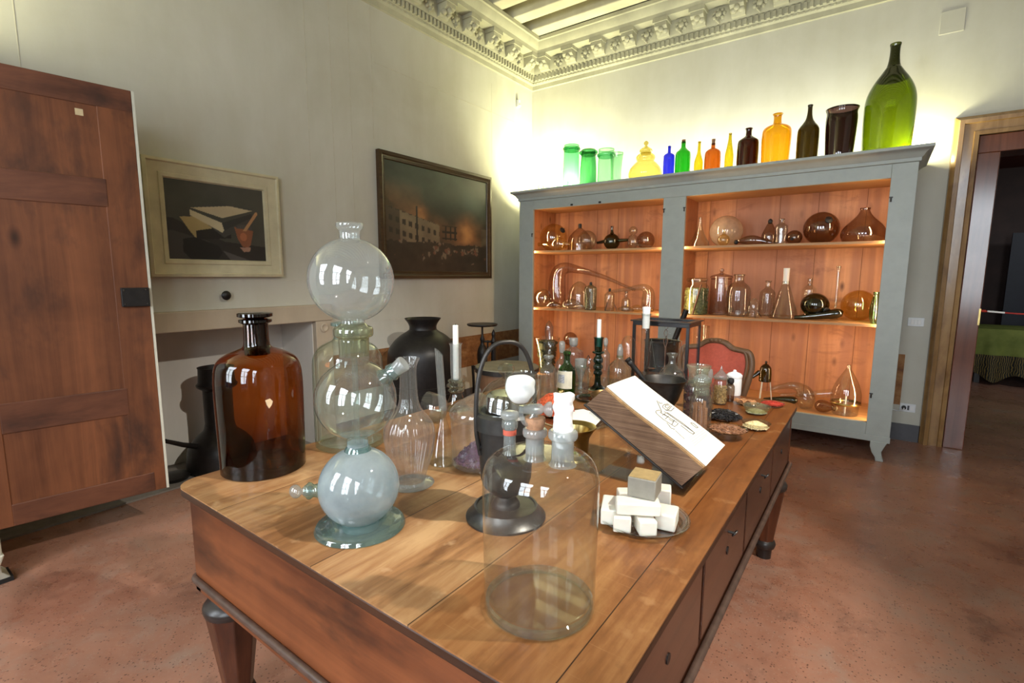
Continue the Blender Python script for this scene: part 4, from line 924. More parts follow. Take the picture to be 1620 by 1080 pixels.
for h_, e_w, nm in ((-0.0105, 0.0022, (0.40, 0.22, 0.09)), (-0.0055, 0.0006, (0.55, 0.34, 0.16))):
    q = MB(); vv = []
    for h in (h_, h_+0.0042):
        for s_ in np.linspace(sD, sA, 25):
            for w_ in (-e_w+0.0006*math.sin(s_*90+h_*900), BW): vv.append(bk(s_, w_, ht_(s_, max(0, w_))+h))
    n_ = 50; ff = []
    for i in range(24): a = 2*i; ff += [(a+n_, a+1+n_, a+3+n_, a+2+n_), (a, a+2, a+3, a+1), (a, a+n_, a+2+n_, a+2), (a+1, a+3, a+3+n_, a+1+n_)]
    ff += [(0, 1, 1+n_, n_), (48, 48+n_, 49+n_, 49)]
    q._add(vv, ff); q.build('worn_pages', plain('worn_pages_%d' % int(-h_*1e4), nm, 0.8, 0, 0.25, 60), t, smooth=False)
pg = MB(); v = []; f = []
for h in (0.0004, 0.003):
    for i in range(NS+1):
        s_ = sD-0.002+(sA-sD+0.003)*i/NS
        for j in range(NW+1): w_ = BW*j/NW; v.append(bk(s_, w_-0.001+0.002*(j == NW), ht_(s_, w_)+h))
N1 = (NS+1)*W1
for i in range(NS):
    for j in range(NW): a = i*W1+j; f.append((a+N1, a+N1+1, a+N1+W1+1, a+N1+W1)); f.append((a, a+W1, a+W1+1, a+1))
    f.append((i*W1, i*W1+N1, (i+1)*W1+N1, (i+1)*W1)); f.append((i*W1+NW, (i+1)*W1+NW, (i+1)*W1+NW+N1, i*W1+NW+N1))
for j in range(NW): f.append((j, j+1, j+1+N1, j+N1)); a = NS*W1+j; f.append((a, a+N1, a+1+N1, a+1))
pg._add(v, f); page = pg.build('page', plain('old_page', (0.80, 0.76, 0.66), 0.75, 0, 0.03, 12), t)
ln = MB(); Hh = lambda s_, w_: ht_(s_, w_)+0.0034
SL, WL = sA-sD, BW
def ink(pts, r=0.0007):   # pts in page fractions (u from the fore edge, v from the top)
    P = [bk(sA-SL*v_, WL*u_, Hh(sA-SL*v_, WL*u_)) for u_, v_ in pts]; ln.tube(P, r, 4)
def pagept(px, py):
    d = FW+RT*(px-810)/FPX-UP*(py-540)/FPX; q = CAM+d*(((B0+nn*TK-CAM)@nn)/(d@nn)); return ((q[1]-yb)/WL, (sA-(q-B0)@su)/SL)
def inkp(pts, r=0.0013): ink([pagept(*q) for q in pts], r)
e_ = lambda x, y: (1000+x/9, 620+y/9)
inkp([e_(360, 110), e_(425, 275)]); inkp([e_(345, 260), e_(395, 255), e_(425, 290)]); inkp([e_(340, 270), e_(345, 300), e_(440, 390), e_(600, 500), e_(640, 470), e_(650, 445)])
inkp([e_(385, 125), e_(400, 150), e_(440, 150)]); inkp([e_(440, 190), e_(465, 165), e_(520, 155), e_(570, 190), e_(530, 240), e_(490, 250), e_(445, 215), e_(440, 190)]); inkp([e_(480, 180), e_(520, 170), e_(545, 195), e_(510, 225), e_(478, 205), e_(480, 180)])
inkp([e_(455, 270), e_(500, 300), e_(700, 450), e_(850, 560), e_(885, 585), e_(860, 605), e_(790, 565)]); inkp([e_(500, 285), e_(720, 445), e_(880, 580)]); inkp([e_(395, 285), e_(520, 360), e_(640, 440)])
inkp([e_(480, 250), e_(560, 262), e_(610, 210)]); inkp([e_(450, 310), e_(500, 345)], 0.0012); inkp([e_(520, 385), e_(590, 430)], 0.0012); inkp([e_(430, 330), e_(480, 300)]); inkp([e_(470, 385), e_(520, 340)]); inkp([e_(560, 470), e_(600, 400)])
inkp([e_(605, 555), e_(735, 680)], 0.0009); inkp([e_(690, 480), e_(790, 560)]); inkp([e_(835, 430), e_(880, 440), e_(945, 500), e_(915, 505), e_(835, 440)]); inkp([e_(490, 440), e_(520, 480), e_(545, 520), e_(600, 540)])
for k in range(5): inkp([e_(800+k*18, 660+k*30), e_(1010+k*22-(30 if k == 4 else 0), 500+k*27)], 0.0004)
inkp([e_(1020, 460), e_(1055, 490)], 0.0005); inkp([e_(1125, 590), e_(1165, 575)], 0.0005)
ln.build('ink_drawing', plain('ink', (0.045, 0.042, 0.042), 0.8), page, smooth=False)
ACR = glass('acrylic', (0.94, 0.95, 0.95), 2.5, 0.035)
t = thing('acrylic_stand', 'clear acrylic stand holding up the thick open book', 'book stand', (B0[0]-0.1, yb+BW/2, ZT))
ac = MB().prism([(-0.012, -0.01), (Ls*0.92, -0.01), (Ls*0.92, BW+0.03), (-0.012, BW+0.03)], lambda a, b, h: bk(a, b, h), -0.005, -0.0005)
ac.build('back_plate', ACR, t, smooth=False)
MB().prism([(-0.016, -0.01), (-0.012, -0.01), (-0.012, BW+0.03), (-0.016, BW+0.03)], lambda a, b, h: bk(a, b, h), -0.004, 0.045).build('front_lip', ACR, t, smooth=False)
for w_ in (0.01, BW+0.01):
    q = bk(Ls*0.80, w_, -0.006); MB().box(q[0]-0.003, q[0]+0.003, q[1]-0.01, q[1]+0.015, ZT, q[2]).build('prop', ACR, t, smooth=False)
q0 = bk(-0.01, 0, -0.006); q1 = bk(Ls*0.80, 0, -0.006); MB().box(q1[0]-0.005, q0[0], yb, yb+BW, ZT, ZT+0.004).build('foot_plate', ACR, t, smooth=False)
# ------------------------------------------------------------------ soap on a glass plate
c = stand(1015, 860, ZT, 74); R0 = rad(c, 74)
t = thing('soap_plate', 'round glass plate with a rim holding white soap bars', 'plate', c)
MB().lathe(smoothprof([(0, 0.0), (R0*0.72, 0.0), (R0*0.86, 0.004), (R0*0.98, 0.014), (R0, 0.018), (R0*0.97, 0.019), (R0*0.9, 0.012), (R0*0.75, 0.007), (0, 0.007)], 2), c, 48).build('dish', CLEAR2, t)
MB().lathe([(R0*0.90, 0.0125), (R0*0.93, 0.0165), (R0*0.95, 0.0165)], c, 48).build('rim_ring', glass('rim_glass', (0.7, 0.73, 0.73), 2, 0.15), t)
def soap(px, py, z, dims, rz, label, mat=SOAPW, name='soap_bar', tilt=0.0, extra=None):
    P = on(2, z+dims[2]/2, px, py); M_ = Matrix.Rotation(rz, 3, 'Z') @ Matrix.Rotation(tilt, 3, 'Y'); ax = [np.array(M_.col[i])*dims[i]/2 for i in range(3)]
    mb = MB().obox(P, *ax); mb.shift((0, 0, z-mb.minz()))
    if extra:
        t_ = thing(name, label, 'soap', (P[0], P[1], z)); mb.build('block', mat, t_, bevel=0.003)
        m2 = MB().obox((P[0], P[1], z+dims[2]+0.0006), ax[0]*0.95, ax[1]*0.95, np.array((0, 0, 0.0006))); m2.build('tan_top', extra, t_, smooth=False); return t_
    return tag(mb.build(name, mat, None, (P[0], P[1], z), bevel=0.004), label, 'soap', 'white soap bars')
zp = ZT+0.0075; cr = YAW
soap(965, 806, zp, (0.044, 0.095, 0.044), cr-0.25, 'white soap bar at the left rim of the plate')
soap(984, 823, zp, (0.045, 0.055, 0.042), cr-0.2, 'small white soap bar front left of the pile, under the long bar')
soap(1021, 829, zp, (0.045, 0.055, 0.040), cr+0.05, 'small white soap bar at the front of the pile, second from the right')
soap(1055, 818, zp, (0.052, 0.07, 0.044), cr-0.45, 'upright white soap bar at the right front of the plate')
soap(1050, 784, zp, (0.040, 0.05, 0.055), cr-0.3, 'white soap bar standing at the back right of the pile')
soap(992, 786, zp, (0.055, 0.04, 0.044), cr, 'white soap bar at the back left, half hidden by the long bar')
soap(1018, 797, zp, (0.03, 0.035, 0.03), cr, 'white soap bar inside the pile below the grey block')
soap(1009, 800, zp+0.0445, (0.112, 0.05, 0.032), cr-0.12, 'long white soap bar lying across the others')
soap(1020, 765, zp+0.0770, (0.074, 0.074, 0.054), cr-0.50, 'grey soap block with tan top crowning the white pile', SOAPG, 'soap_block', 0, SOAPT)
# ------------------------------------------------------------------ back half of the table
def bottle(name, label, px, pyf, pts, mat, group=None, z=None, hw=None, neckmat=None, neck=None, stop=None, stopmat=None, cat='bottle', sm=3, closed=False):
    z = ZT if z is None else z
    c = stand(px, pyf, z, hw or pts[0][1]); t = thing(name, label, cat, c, group)
    vessel(c, pts, sm, True, 0.002, 0.006, closed).build('body', mat, t)
    if neck: MB().lathe(smoothprof(prof(c, neck), 2), c, 26).build('neck', neckmat or mat, t)
    if stop:
        q = prof(c, stop); MB().lathe([(0, q[0][1])]+smoothprof(q, 2)+[(0, q[-1][1])], c, 22).build('stopper', stopmat or FROST, t)
    return t, c
GB = 'bottles standing on the table'
t, c = bottle('wine_bottle', 'green glass bottle with a cream paper label behind the red threads', 896, 628, [(None, 13.5), (615, 14), (592, 14), (583, 12.5), (577, 8), (572, 5), (560, 4.6)], WINEG, GB, None, None, WINEG, [(562, 5), (560, 6), (556, 6), (555, 4)])
r_ = prof(c, [(600, 14)])[0][0]+0.0008; za, zb = z_at(c[0], c[1], 612)-c[2], z_at(c[0], c[1], 585)-c[2]
def wraplabel(c, r, za, zb, a0, a1, mat, parent, name='label', n=10):
    mb = MB(); base = math.atan2(CAM[1]-c[1], CAM[0]-c[0]); v = []
    for i in range(n+1):
        a = base+a0+(a1-a0)*i/n
        for rr in (r, r+0.0006):
            for z in (za, zb): v.append((c[0]+rr*math.cos(a), c[1]+rr*math.sin(a), c[2]+z))
    f = []
    for i in range(n): b = i*4; f += [(b+2, b+6, b+7, b+3), (b, b+1, b+5, b+4), (b+1, b+3, b+7, b+5), (b, b+4, b+6, b+2)]
    f += [(0, 2, 3, 1), (n*4, n*4+1, n*4+3, n*4+2)]
    return mb._add(v, f).build(name, mat, parent)
lb = wraplabel(c, r_, za, zb, -1.45, 0.62, plain('label_paper', (0.70, 0.66, 0.52), 0.7), t)
wraplabel(c, r_+0.0007, za+(zb-za)*0.32, za+(zb-za)*0.80, -1.2, -0.25, plain('grey_stamp', (0.40, 0.42, 0.46), 0.7, 0, 0.5, 160), lb, 'stamp')
CLS = glass('small_bottle_glass', (0.86, 0.87, 0.84), 2.8, 0.09, 0.05)
bottle('apothecary_bottle', 'clear apothecary bottle left of the green bottle, with tall spire stopper', 867, 636, [(None, 13.5), (620, 14), (592, 14), (583, 12), (578, 7), (573, 5), (566, 5)], CLS, GB, None, None, HAZE, [(568, 5), (565, 8), (562, 8), (561, 5)], [(563, 4), (556, 5), (548, 8), (541, 9), (537, 5), (530, 6), (518, 6.5), (511, 4), (507, 1)], CLEAR2)
bottle('apothecary_bottle', 'clear long-necked bottle with frosted stopper behind the green wine bottle', 888, 613, [(None, 11), (600, 11.5), (582, 11), (572, 8), (566, 4), (556, 3.5)], CLS, GB, None, None, None, None, [(557, 4), (548, 5), (541, 4.5), (539, 2)])
bottle('apothecary_bottle', 'square-shouldered clear bottle with frosted stopper and rosy shoulder', 906, 612, [(None, 15), (590, 16), (560, 16), (554, 14), (551, 8), (548, 5), (545, 5)], glass('rosy_glass', (0.85, 0.74, 0.68), 2.4, 0.09, 0.08, (0.75, 0.6, 0.55)), GB, None, None, None, None, [(548, 4), (545, 6.5), (535, 7), (534, 6)])
t, c = bottle('frosted_cup', 'small frosted glass cup with a bent wire handle', 918, 616, [(None, 5), (612, 3), (602, 3), (590, 6), (580, 9), (568, 9.5)], FROST, None, cat='cup')
rc = rad(c, 9.5); zc_ = z_at(c[0], c[1], 570); MB().tube(smoothpath([Vector((c[0], c[1], zc_))+rv*rc*0.9, Vector((c[0], c[1], zc_+0.03))+rv*rc*1.25, Vector((c[0], c[1], zc_-0.01))+rv*rc*1.5, Vector((c[0], c[1], zc_-0.03))+rv*rc*1.2]), 0.0022, 8).build('handle', IRON, t)
bottle('square_jar', 'small stout clear jar between the green bottle and the teal candlestick', 919, 624, [(None, 11), (612, 12), (592, 12), (584, 11.5), (580, 12)], CLS, GB, cat='jar')
bottle('goblet', 'small clear goblet left of the teal candlestick', 931, 622, [(None, 8), (618, 2.5), (606, 2), (597, 4), (590, 8), (578, 9), (568, 7.5)], CLEAR, None, None, 8, cat='goblet', sm=3)
bottle('apothecary_bottle', 'narrow clear bottle right behind the teal candlestick', 956, 618, [(None, 7), (605, 7.5), (565, 7.5), (558, 6), (553, 3), (545, 3)], CLS, GB, None, None, None, None, [(547, 2.5), (541, 4), (536, 3), (534, 1)])
t, c = bottle('round_bottle', 'round-shouldered clear bottle with greenish contents and tapering stopper', 979, 617, [(None, 17), (605, 19), (590, 19.5), (578, 17), (572, 11), (568, 6), (562, 5.5)], glass('olive_tint_glass', (0.84, 0.84, 0.68), 2.6, 0.09, 0.06), GB, None, None, None, None, [(566, 4), (556, 5), (548, 3.5), (544, 2)])
bottle('bell_jar', 'clear glass bell jar behind the round-shouldered bottle', 992, 610, [(None, 16), (595, 16), (560, 14), (545, 12), (536, 9), (532, 5), (531, 2)], CLEAR, None, cat='bell jar', closed=True)
# teal candlestick with candle, plates
c = stand(945, 620, ZT, 22)
t = thing('teal_candlestick', 'dark teal glass candlestick with stacked knobs behind the open book', 'candlestick', c, 'candlesticks on the table')
p = prof(c, [(None, 22), (616, 20), (612, 10), (608, 6)]); MB().lathe([(0, 0), p[0]]+smoothprof(p, 2), c, 32).build('foot', TEALG, t)
sh = MB().lathe(smoothprof(prof(c, [(610, 6), (600, 4.8), (594, 4.8), (591, 7), (588, 7), (585, 5), (582, 7.5), (578, 7.5), (575, 5.4), (572, 7.6), (567, 7.4), (563, 5), (560, 5), (558, 9.5), (556, 9.5), (555, 6)]), 3), c, 30); sh.build('stem', TEALG, t)
MB().lathe(prof(c, [(556, 6), (545, 6.6), (536, 7), (533.5, 8.5), (533, 6)]), c, 26).build('socket', TEALG, t)
z0 = z_at(c[0], c[1], 548); z1 = z_at(c[0], c[1], 505); rc = rad((c[0], c[1], z1), 3.6)
t = thing('candle', 'short white candle standing in the dark teal candlestick', 'candle', (c[0], c[1], z0), 'candles on the table')
MB().lathe([(0, 0), (rc, 0), (rc*0.97, z1-z0), (0, z1-z0)], (c[0], c[1], z0), 18).build('stick', WAX, t); MB().tube([(c[0], c[1], z1-0.001), (c[0], c[1], z1+0.012)], 0.0014, 6).build('wick', BLACKR, t)
P = on(2, ZT, 936, 632); tag(MB().lathe(smoothprof([(0, 0), (0.06, 0), (0.085, 0.008), (0.09, 0.012), (0.083, 0.011), (0.058, 0.004), (0, 0.004)], 2), P, 36).build('teal_plate', TEALG, None, P), 'dark teal glass plate under the brass scale pan', 'plate')
P = on(2, ZT+0.012, 958, 634); M_ = orient((0.1, -0.12, 1)); mb = MB().lathe(smoothprof([(0, 0), (0.04, 0.004), (0.07, 0.018), (0.082, 0.034), (0.080, 0.035), (0.066, 0.021), (0.038, 0.007), (0, 0.003)], 2), P, 36, None, M_)
mb.shift((0, 0, ZT+0.006-mb.minz())); tag(mb.build('brass_pan', BRASSD, None, (P[0], P[1], ZT+0.006)), 'shallow brass scale pan resting on the teal plate behind the book', 'pan')
# balance case
yc0 = -2.80; a_ = on(1, yc0, 1001, 560)[0]; b_ = on(1, yc0, 1087, 560)[0]; zt_ = z_at(a_, yc0, 509); DP = 0.24
t = thing('balance_case', 'black-framed glass case with a balance inside near the far table edge', 'display case', ((a_+b_)/2, yc0+DP/2, ZT))
CB = (a_-0.006, b_+0.006, yc0-0.004, yc0+DP+0.004); pw = 0.017
BLACKL = plain('black_lacquer', (0.010, 0.010, 0.012), 0.3)
MB().box(CB[0]-0.012, CB[1]+0.012, CB[2]-0.012, CB[3]+0.012, ZT, ZT+0.03).build('base', BLACKL, t, smooth=False, bevel=0.004)
fr = MB(); to = MB()
for x0, x1, y0, y1 in ((CB[0], CB[1], CB[2], CB[2]+0.024), (CB[0], CB[1], CB[3]-0.024, CB[3]), (CB[0], CB[0]+0.024, CB[2]+0.024, CB[3]-0.024), (CB[1]-0.024, CB[1], CB[2]+0.024, CB[3]-0.024)): to.box(x0, x1, y0, y1, zt_-0.018, zt_+0.006)
for x0, x1, y0, y1 in ((CB[0]-0.012, CB[1]+0.012, CB[2]-0.012, CB[2]+0.026), (CB[0]-0.012, CB[1]+0.012, CB[3]-0.026, CB[3]+0.012), (CB[0]-0.012, CB[0]+0.026, CB[2]+0.026, CB[3]-0.026), (CB[1]-0.026, CB[1]+0.012, CB[2]+0.026, CB[3]-0.026)): to.box(x0, x1, y0, y1, zt_+0.006, zt_+0.014)
to.build('top_frame', BLACKL, t, smooth=False, bevel=0.002)
for x in (CB[0], CB[1]-pw):
    for y in (CB[2], CB[3]-pw): MB().box(x, x+pw, y, y+pw, ZT+0.03, zt_-0.012).build('post', BLACKL, t, smooth=False)
for nm, (x0, x1, y0, y1) in (('pane', (CB[0]+pw, CB[1]-pw, CB[2]+0.004, CB[2]+0.006)), ('pane', (CB[0]+pw, CB[1]-pw, CB[3]-0.006, CB[3]-0.004)), ('pane', (CB[0]+0.004, CB[0]+0.006, CB[2]+pw, CB[3]-pw)), ('pane', (CB[1]-0.006, CB[1]-0.004, CB[2]+pw, CB[3]-pw))): MB().box(x0, x1, y0, y1, ZT+0.03, zt_-0.012).build(nm, PANE, t, smooth=False)
MB().box(CB[0]+0.02, CB[1]-0.02, CB[2]+0.02, CB[3]-0.02, zt_+0.004, zt_+0.006).build('top_pane', PANE, t, smooth=False)
xm = (a_+b_)/2; ym = yc0+DP/2; zb = ZT+0.0305; zh = zt_-0.02
t2 = thing('balance', 'fine metal balance with hanging pans inside the black-framed glass case', 'balance', (xm, ym, zb))
q = MB().lathe(smoothprof([(0, 0), (0.03, 0), (0.028, 0.01), (0.006, 0.02), (0.004, 0.05), (0.004, (zh-zb)*0.8)], 2)+[(0, (zh-zb)*0.8)], (xm, ym, zb), 20); q.build('column', PEWTER, t2)
bz = zb+(zh-zb)*0.72; bm_ = MB().tube([(xm-0.10, ym, bz), (xm, ym, bz+0.006), (xm+0.10, ym, bz)], [0.0016, 0.004, 0.0016], 8); bm_.build('beam', CHROME, t2)
hk = MB()
for s_ in (-1, 1): hk.tube(smoothpath([(xm, ym-0.012, bz+0.07), (xm+s_*0.012, ym-0.012, bz+0.045), (xm+s_*0.005, ym-0.012, bz+0.02), (xm+s_*0.013, ym-0.012, bz-0.005), (xm, ym-0.012, bz-0.05)]), 0.0018, 6)
hk.tube([(xm, ym-0.012, bz-0.05), (xm, ym-0.012, zb+0.03)], 0.0022, 6); hk.tube([(xm+0.012*math.cos(a), ym-0.012, bz+0.085+0.016*math.sin(a)) for a in np.linspace(-1.4, 3.6, 14)], 0.0016, 6); hk.build('suspension', CHROME, t2)
for s_ in (-1, 1):
    pn = MB().lathe([(0, 0), (0.028, 0.002), (0.034, 0.008), (0.032, 0.008), (0, 0.004)], (xm+s_*0.095, ym, zb+0.04), 24); pb = pn.build('pan', PEWTER, t2)
    w_ = MB()
    for k in range(3): a = 2*PI*k/3; w_.tube([(xm+s_*0.0955, ym, bz), (xm+s_*0.095+0.033*math.cos(a), ym+0.033*math.sin(a), zb+0.047)], 0.0008, 5)
    w_.build('wires', CHROME, pb)
# black drum behind the case, standing on the floor at the cabinet
P = on(1, -1.75, 1046, 560); zt2 = z_at(P[0], P[1], 538); r_ = rad((P[0], P[1], zt2), 27)
t = thing('black_cauldron', 'black iron drum standing behind the balance case', 'cauldron', (P[0], -1.75, 0))
MB().lathe([(0, 0), (r_*0.96, 0), (r_, 0.02), (r_, zt2*0.55), (r_*1.03, zt2*0.56), (r_*1.03, zt2*0.58), (r_, zt2*0.59), (r_, zt2-0.01), (r_*1.05, zt2-0.008), (r_*1.05, zt2), (r_*0.97, zt2), (r_*0.95, zt2-0.2), (0, zt2-0.2)], (P[0], -1.75, 0), 36).build('drum', IRON, t)
MB().tube(smoothpath([(P[0]+r_*0.8, -1.75-0.05, zt2-0.02), (P[0]+r_*1.15, -1.8, zt2+0.12), (P[0]+r_*1.5, -1.8, zt2+0.26)]), 0.022, 12).build('spout_pipe', IRON, t)
# measuring cylinder with plug
c = stand(1018, 613, ZT, 8)
t = thing('glass_cylinder', 'tall narrow glass cylinder in front of the balance case, closed with white wadding', 'cylinder', c)
vessel(c, [(None, 11), (None, 11), (603, 7), (598, 7), (540, 7), (500, 7), (496, 8)], 0, True, 0.002).build('body', CLEAR2, t)
z0 = z_at(c[0], c[1], 519); z1 = z_at(c[0], c[1], 486); r_ = rad((c[0], c[1], z1), 6.3); zm = z_at(c[0], c[1], 505)
v_ = MB().lathe([(0, 0), (r_*0.9, 0), (r_*0.95, zm-z0), (r_*0.9, zm-z0+0.004), (r_*1.0, z1-z0-0.01), (r_*1.08, z1-z0), (r_*0.6, z1-z0+0.004), (0, z1-z0)], (c[0], c[1], z0), 22)
tag(v_.build('wadding_plug', CLOTHW, None, (c[0], c[1], z0)), 'white wadding plug in the mouth of the tall glass cylinder', 'plug')
# iron mortar with pestle
c = stand(1046, 655, ZT, 24)
t = thing('iron_mortar', 'dark iron mortar bowl behind the open book', 'mortar', c)
p = prof(c, [(None, 25), (648, 24), (640, 20), (630, 26), (612, 32), (602, 36), (599, 38.5)]); q = [(0, 0)]+smoothprof(p, 2)+[(p[-1][0]*0.95, p[-1][1]), (p[-1][0]*0.85, p[-1][1]-0.02), (p[-1][0]*0.6, 0.05), (0, 0.03)]
MB().lathe(q, c, 40).build('bowl', IRON2, t)
tp = Vector(on(1, c[1]-0.06, 992, 567)); b0 = Vector((c[0], c[1], c[2]+0.045)); dd = tp-b0; Lp = dd.length
tag(MB().lathe(smoothprof([(0, 0), (0.022, 0.005), (0.020, 0.03), (0.011, 0.06), (0.012, Lp*0.6), (0.013, Lp*0.86), (0.016, Lp*0.88), (0.016, Lp*0.93), (0.014, Lp*0.94), (0.017, Lp*0.98), (0.014, Lp), (0, Lp)], 2), b0, 22, None, orient(dd)).build('iron_pestle', IRON, None, b0), 'black iron pestle leaning out of the dark mortar', 'pestle')
# round flask
bottle('round_flask', 'clear round-bellied flask with flared lip behind the iron mortar', 1061, 626, [(None, 15), (615, 19), (600, 21.5), (590, 20), (582, 14), (577, 8), (572, 6), (566, 6), (561, 8), (559, 10)], CLS, None, None, 15, cat='flask')
# spice jars
PURP = plain('dried_flowers', (0.075, 0.025, 0.035), 0.7, 0, 0.6, 60); CINN = plain('cinnamon', (0.33, 0.15, 0.075), 0.7, 0, 0.35, 60); MIXD = plain('mixed_herbs', (0.42, 0.26, 0.10), 0.7, 0, 0.6, 110)
GJ = 'spice jars on the table'; JARG = glass('spice_jar_glass', (0.88, 0.90, 0.86), 2.6, 0.085, 0.03); NECKG = glass('frosted_green_neck', (0.84, 0.87, 0.78), 2.2, 0.08, 0.22, (0.55, 0.59, 0.48))
t, c = bottle('spice_jar', 'wide-mouthed jar of dark purple dried flowers at the left of the spice jars', 1101, 668, [(None, 21), (655, 22), (625, 22.5), (611, 21), (604, 17)], JARG, GJ, None, None, NECKG, [(606, 17), (597, 15), (588, 16), (581, 19), (578, 20), (577, 17)], cat='jar')
r_ = rad(c, 21); zf = z_at(c[0], c[1], 612); tag(fill(c+np.array((0, 0, 0.006)), r_*0.90, c[2]+0.007, zf, 240, 0.010, 'flake', 3).build('dried_flowers', PURP, None, (c[0], c[1], c[2]+0.007), smooth=False), 'dark purple dried flowers filling the leftmost spice jar', 'dried flowers', None, 'stuff')
t, c = bottle('spice_jar', 'glass jar packed with cinnamon sticks in front of the other spice jars', 1106, 686, [(None, 17), (675, 17.5), (650, 18), (632, 17.5), (625, 15), (621, 13)], JARG, GJ, None, None, NECKG, [(623, 13), (612, 12.5), (606, 14), (603, 15.5), (600, 15), (599.5, 12)], [(606, 10), (600, 14), (596, 13), (592, 5), (591, 2)], HAZE, cat='jar')
r_ = rad(c, 17)*0.72; rnd = random.Random(2); zh = z_at(c[0], c[1], 632)
stick0 = None
for k in range(11):
    a = 2*PI*k/11+0.3; q = r_*(0.62 if k % 3 else 0.3)*1.15; hgt = (zh-c[2])*(0.8+0.2*rnd.random()); tl = 0.10*(rnd.random()-0.5)
    if stick0 is None:
        v = []; n = 12
        mb = MB().tube([(0, 0, 0), (0, 0, 1.0)], 0.0068, 10); m2 = MB().tube([(0.005, 0.003, 0), (0.005, 0.003, 1.0)], 0.0042, 8); mb._add(m2.v, m2.f)
        stick0 = mb.build('cinnamon_stick', CINN, None, (0, 0, 0)); o = stick0
    else: o = stick0.copy(); COL.objects.link(o)
    o.location = (c[0]+q*math.cos(a), c[1]+q*math.sin(a), c[2]+0.0075); o.scale = (1, 1, hgt-0.012); o.rotation_euler = (tl*0.3, tl*0.3, a)
    tag(o, 'cinnamon stick standing upright among the others in the front spice jar', 'cinnamon stick', 'cinnamon sticks in the front jar')
bottle('ground_stopper_bottle', 'small bottle with a chunky frosted stopper between the spice jars', 1115, 655, [(None, 12), (640, 13), (618, 13), (608, 11), (602, 7)], JARG, GJ, None, None, None, None, [(604, 6), (598, 9), (590, 9.5), (584, 8.5), (583, 6)], FROST, cat='bottle')
t, c = bottle('spice_jar', 'small jar of mixed chopped herbs with a pointed glass lid', 1138, 641, [(None, 11), (632, 12), (615, 12.5), (606, 11.5), (601, 10), (598, 11)], JARG, GJ, None, None, None, None, [(599, 12), (596, 13), (592, 9), (588, 5), (585, 2.5), (579, 0.8)], HAZE, cat='jar')
r_ = rad(c, 11); zf = z_at(c[0], c[1], 611); tag(fill(c, r_*0.92, c[2]+0.007, zf, 300, 0.0045, 'flake', 6).build('chopped_herbs', MIXD, None, (c[0], c[1], c[2]+0.007), smooth=False), 'orange and green chopped herbs in the pointed-lid jar', 'herbs', None, 'stuff')
t, c = bottle('dark_bottle', 'small dark red-brown bottle between herb jar and white ceramic jar', 1154, 636, [(None, 6.5), (625, 7), (612, 7), (608, 5), (606, 4)], SMOKED, GJ, None, None, None, None, [(607, 3.5), (604, 5.5), (599, 5), (597.5, 2)], BLACKR, cat='bottle')
c = stand(1160, 626, ZT, 11.5)
t = thing('ceramic_jar', 'white ceramic jar with a knobbed lid in front of the red chair', 'jar', c, GJ)
p = prof(c, [(None, 11.5), (620, 12), (600, 12.2), (597, 12)]); MB().lathe([(0, 0)]+p+[(0, p[-1][1])], c, 32).build('body', CERAM, t)
p = prof(c, [(596.5, 12.6), (593, 13), (590, 10), (588, 4), (587, 2.5), (585.5, 2.8), (584.5, 1)]); MB().lathe([(0, p[0][1])]+p+[(0, p[-1][1])], c, 32).build('lid', CERAM, t)
# dishes of spices
GD = 'spice dishes on the table'
def dish(name, label, px, pyf, hw, h, mat, foot=0.45, lift=0.0):
    P = on(2, ZT, px, pyf); c = stand(px, pyf+0, ZT, hw); R = rad((c[0], c[1], ZT+h), hw)
    t = thing(name, label, 'bowl', c, GD)
    MB().lathe(smoothprof([(0, 0), (R*foot, 0), (R*foot*1.02, 0.003+lift), (R*0.8, h*0.45+lift), (R*0.97, h*0.9+lift), (R, h+lift), (R*0.97, h*1.0+lift), (R*0.78, h*0.5+lift), (R*foot, 0.006+lift), (0, 0.005+lift)], 2), c, 40).build('dish', mat, t)
    return t, c, R
t, c, R = dish('spice_dish', 'flat glass dish heaped with black peppercorn-like pods', 1143, 668, 25, 0.018, CLEAR2, 0.6)
tag(heap((c[0], c[1], c[2]+0.012), R*0.95, 0.032, 420, 0.009, 'thread', 7).build('black_pods', plain('black_pods', (0.02, 0.017, 0.018), 0.4, 0, 0.4, 80), None, (c[0], c[1], c[2]+0.012), smooth=False), 'heap of black dried pods on a flat glass dish', 'pods', None, 'stuff')
t, c, R = dish('spice_dish', 'shallow footed dish of reddish-brown chips next to the book corner', 1150, 701, 33, 0.02, CLEAR2, 0.45, 0.02)
tag(heap((c[0], c[1], c[2]+0.034), R*0.84, 0.012, 380, 0.006, 'flake', 9).build('brown_chips', plain('brown_chips', (0.24, 0.105, 0.05), 0.55, 0, 0.5, 90), None, (c[0], c[1], c[2]+0.03), smooth=False), 'reddish-brown chips in the shallow dish next to the book corner', 'chips', None, 'stuff')
t, c, R = dish('spice_dish', 'glass bowl of pale seeds nearest the right table edge', 1195, 684, 24, 0.030, CLEAR2, 0.5)
tag(heap((c[0], c[1], c[2]+0.010), R*0.86, 0.026, 500, 0.0045, 'lump', 10).build('pale_seeds', plain('pale_seeds', (0.72, 0.56, 0.30), 0.5, 0, 0.25, 90), None, (c[0], c[1], c[2]+0.01), smooth=False), 'pale yellow seeds in the glass bowl nearest the right table edge', 'seeds', None, 'stuff')
t, c, R = dish('spice_dish', 'green-tinted glass bowl of pale powder behind the seed bowl', 1196, 659, 23, 0.040, glass('greenish_bowl_glass', (0.86, 0.88, 0.76), 2.2, 0.09, 0.1, (0.6, 0.62, 0.48)), 0.4)
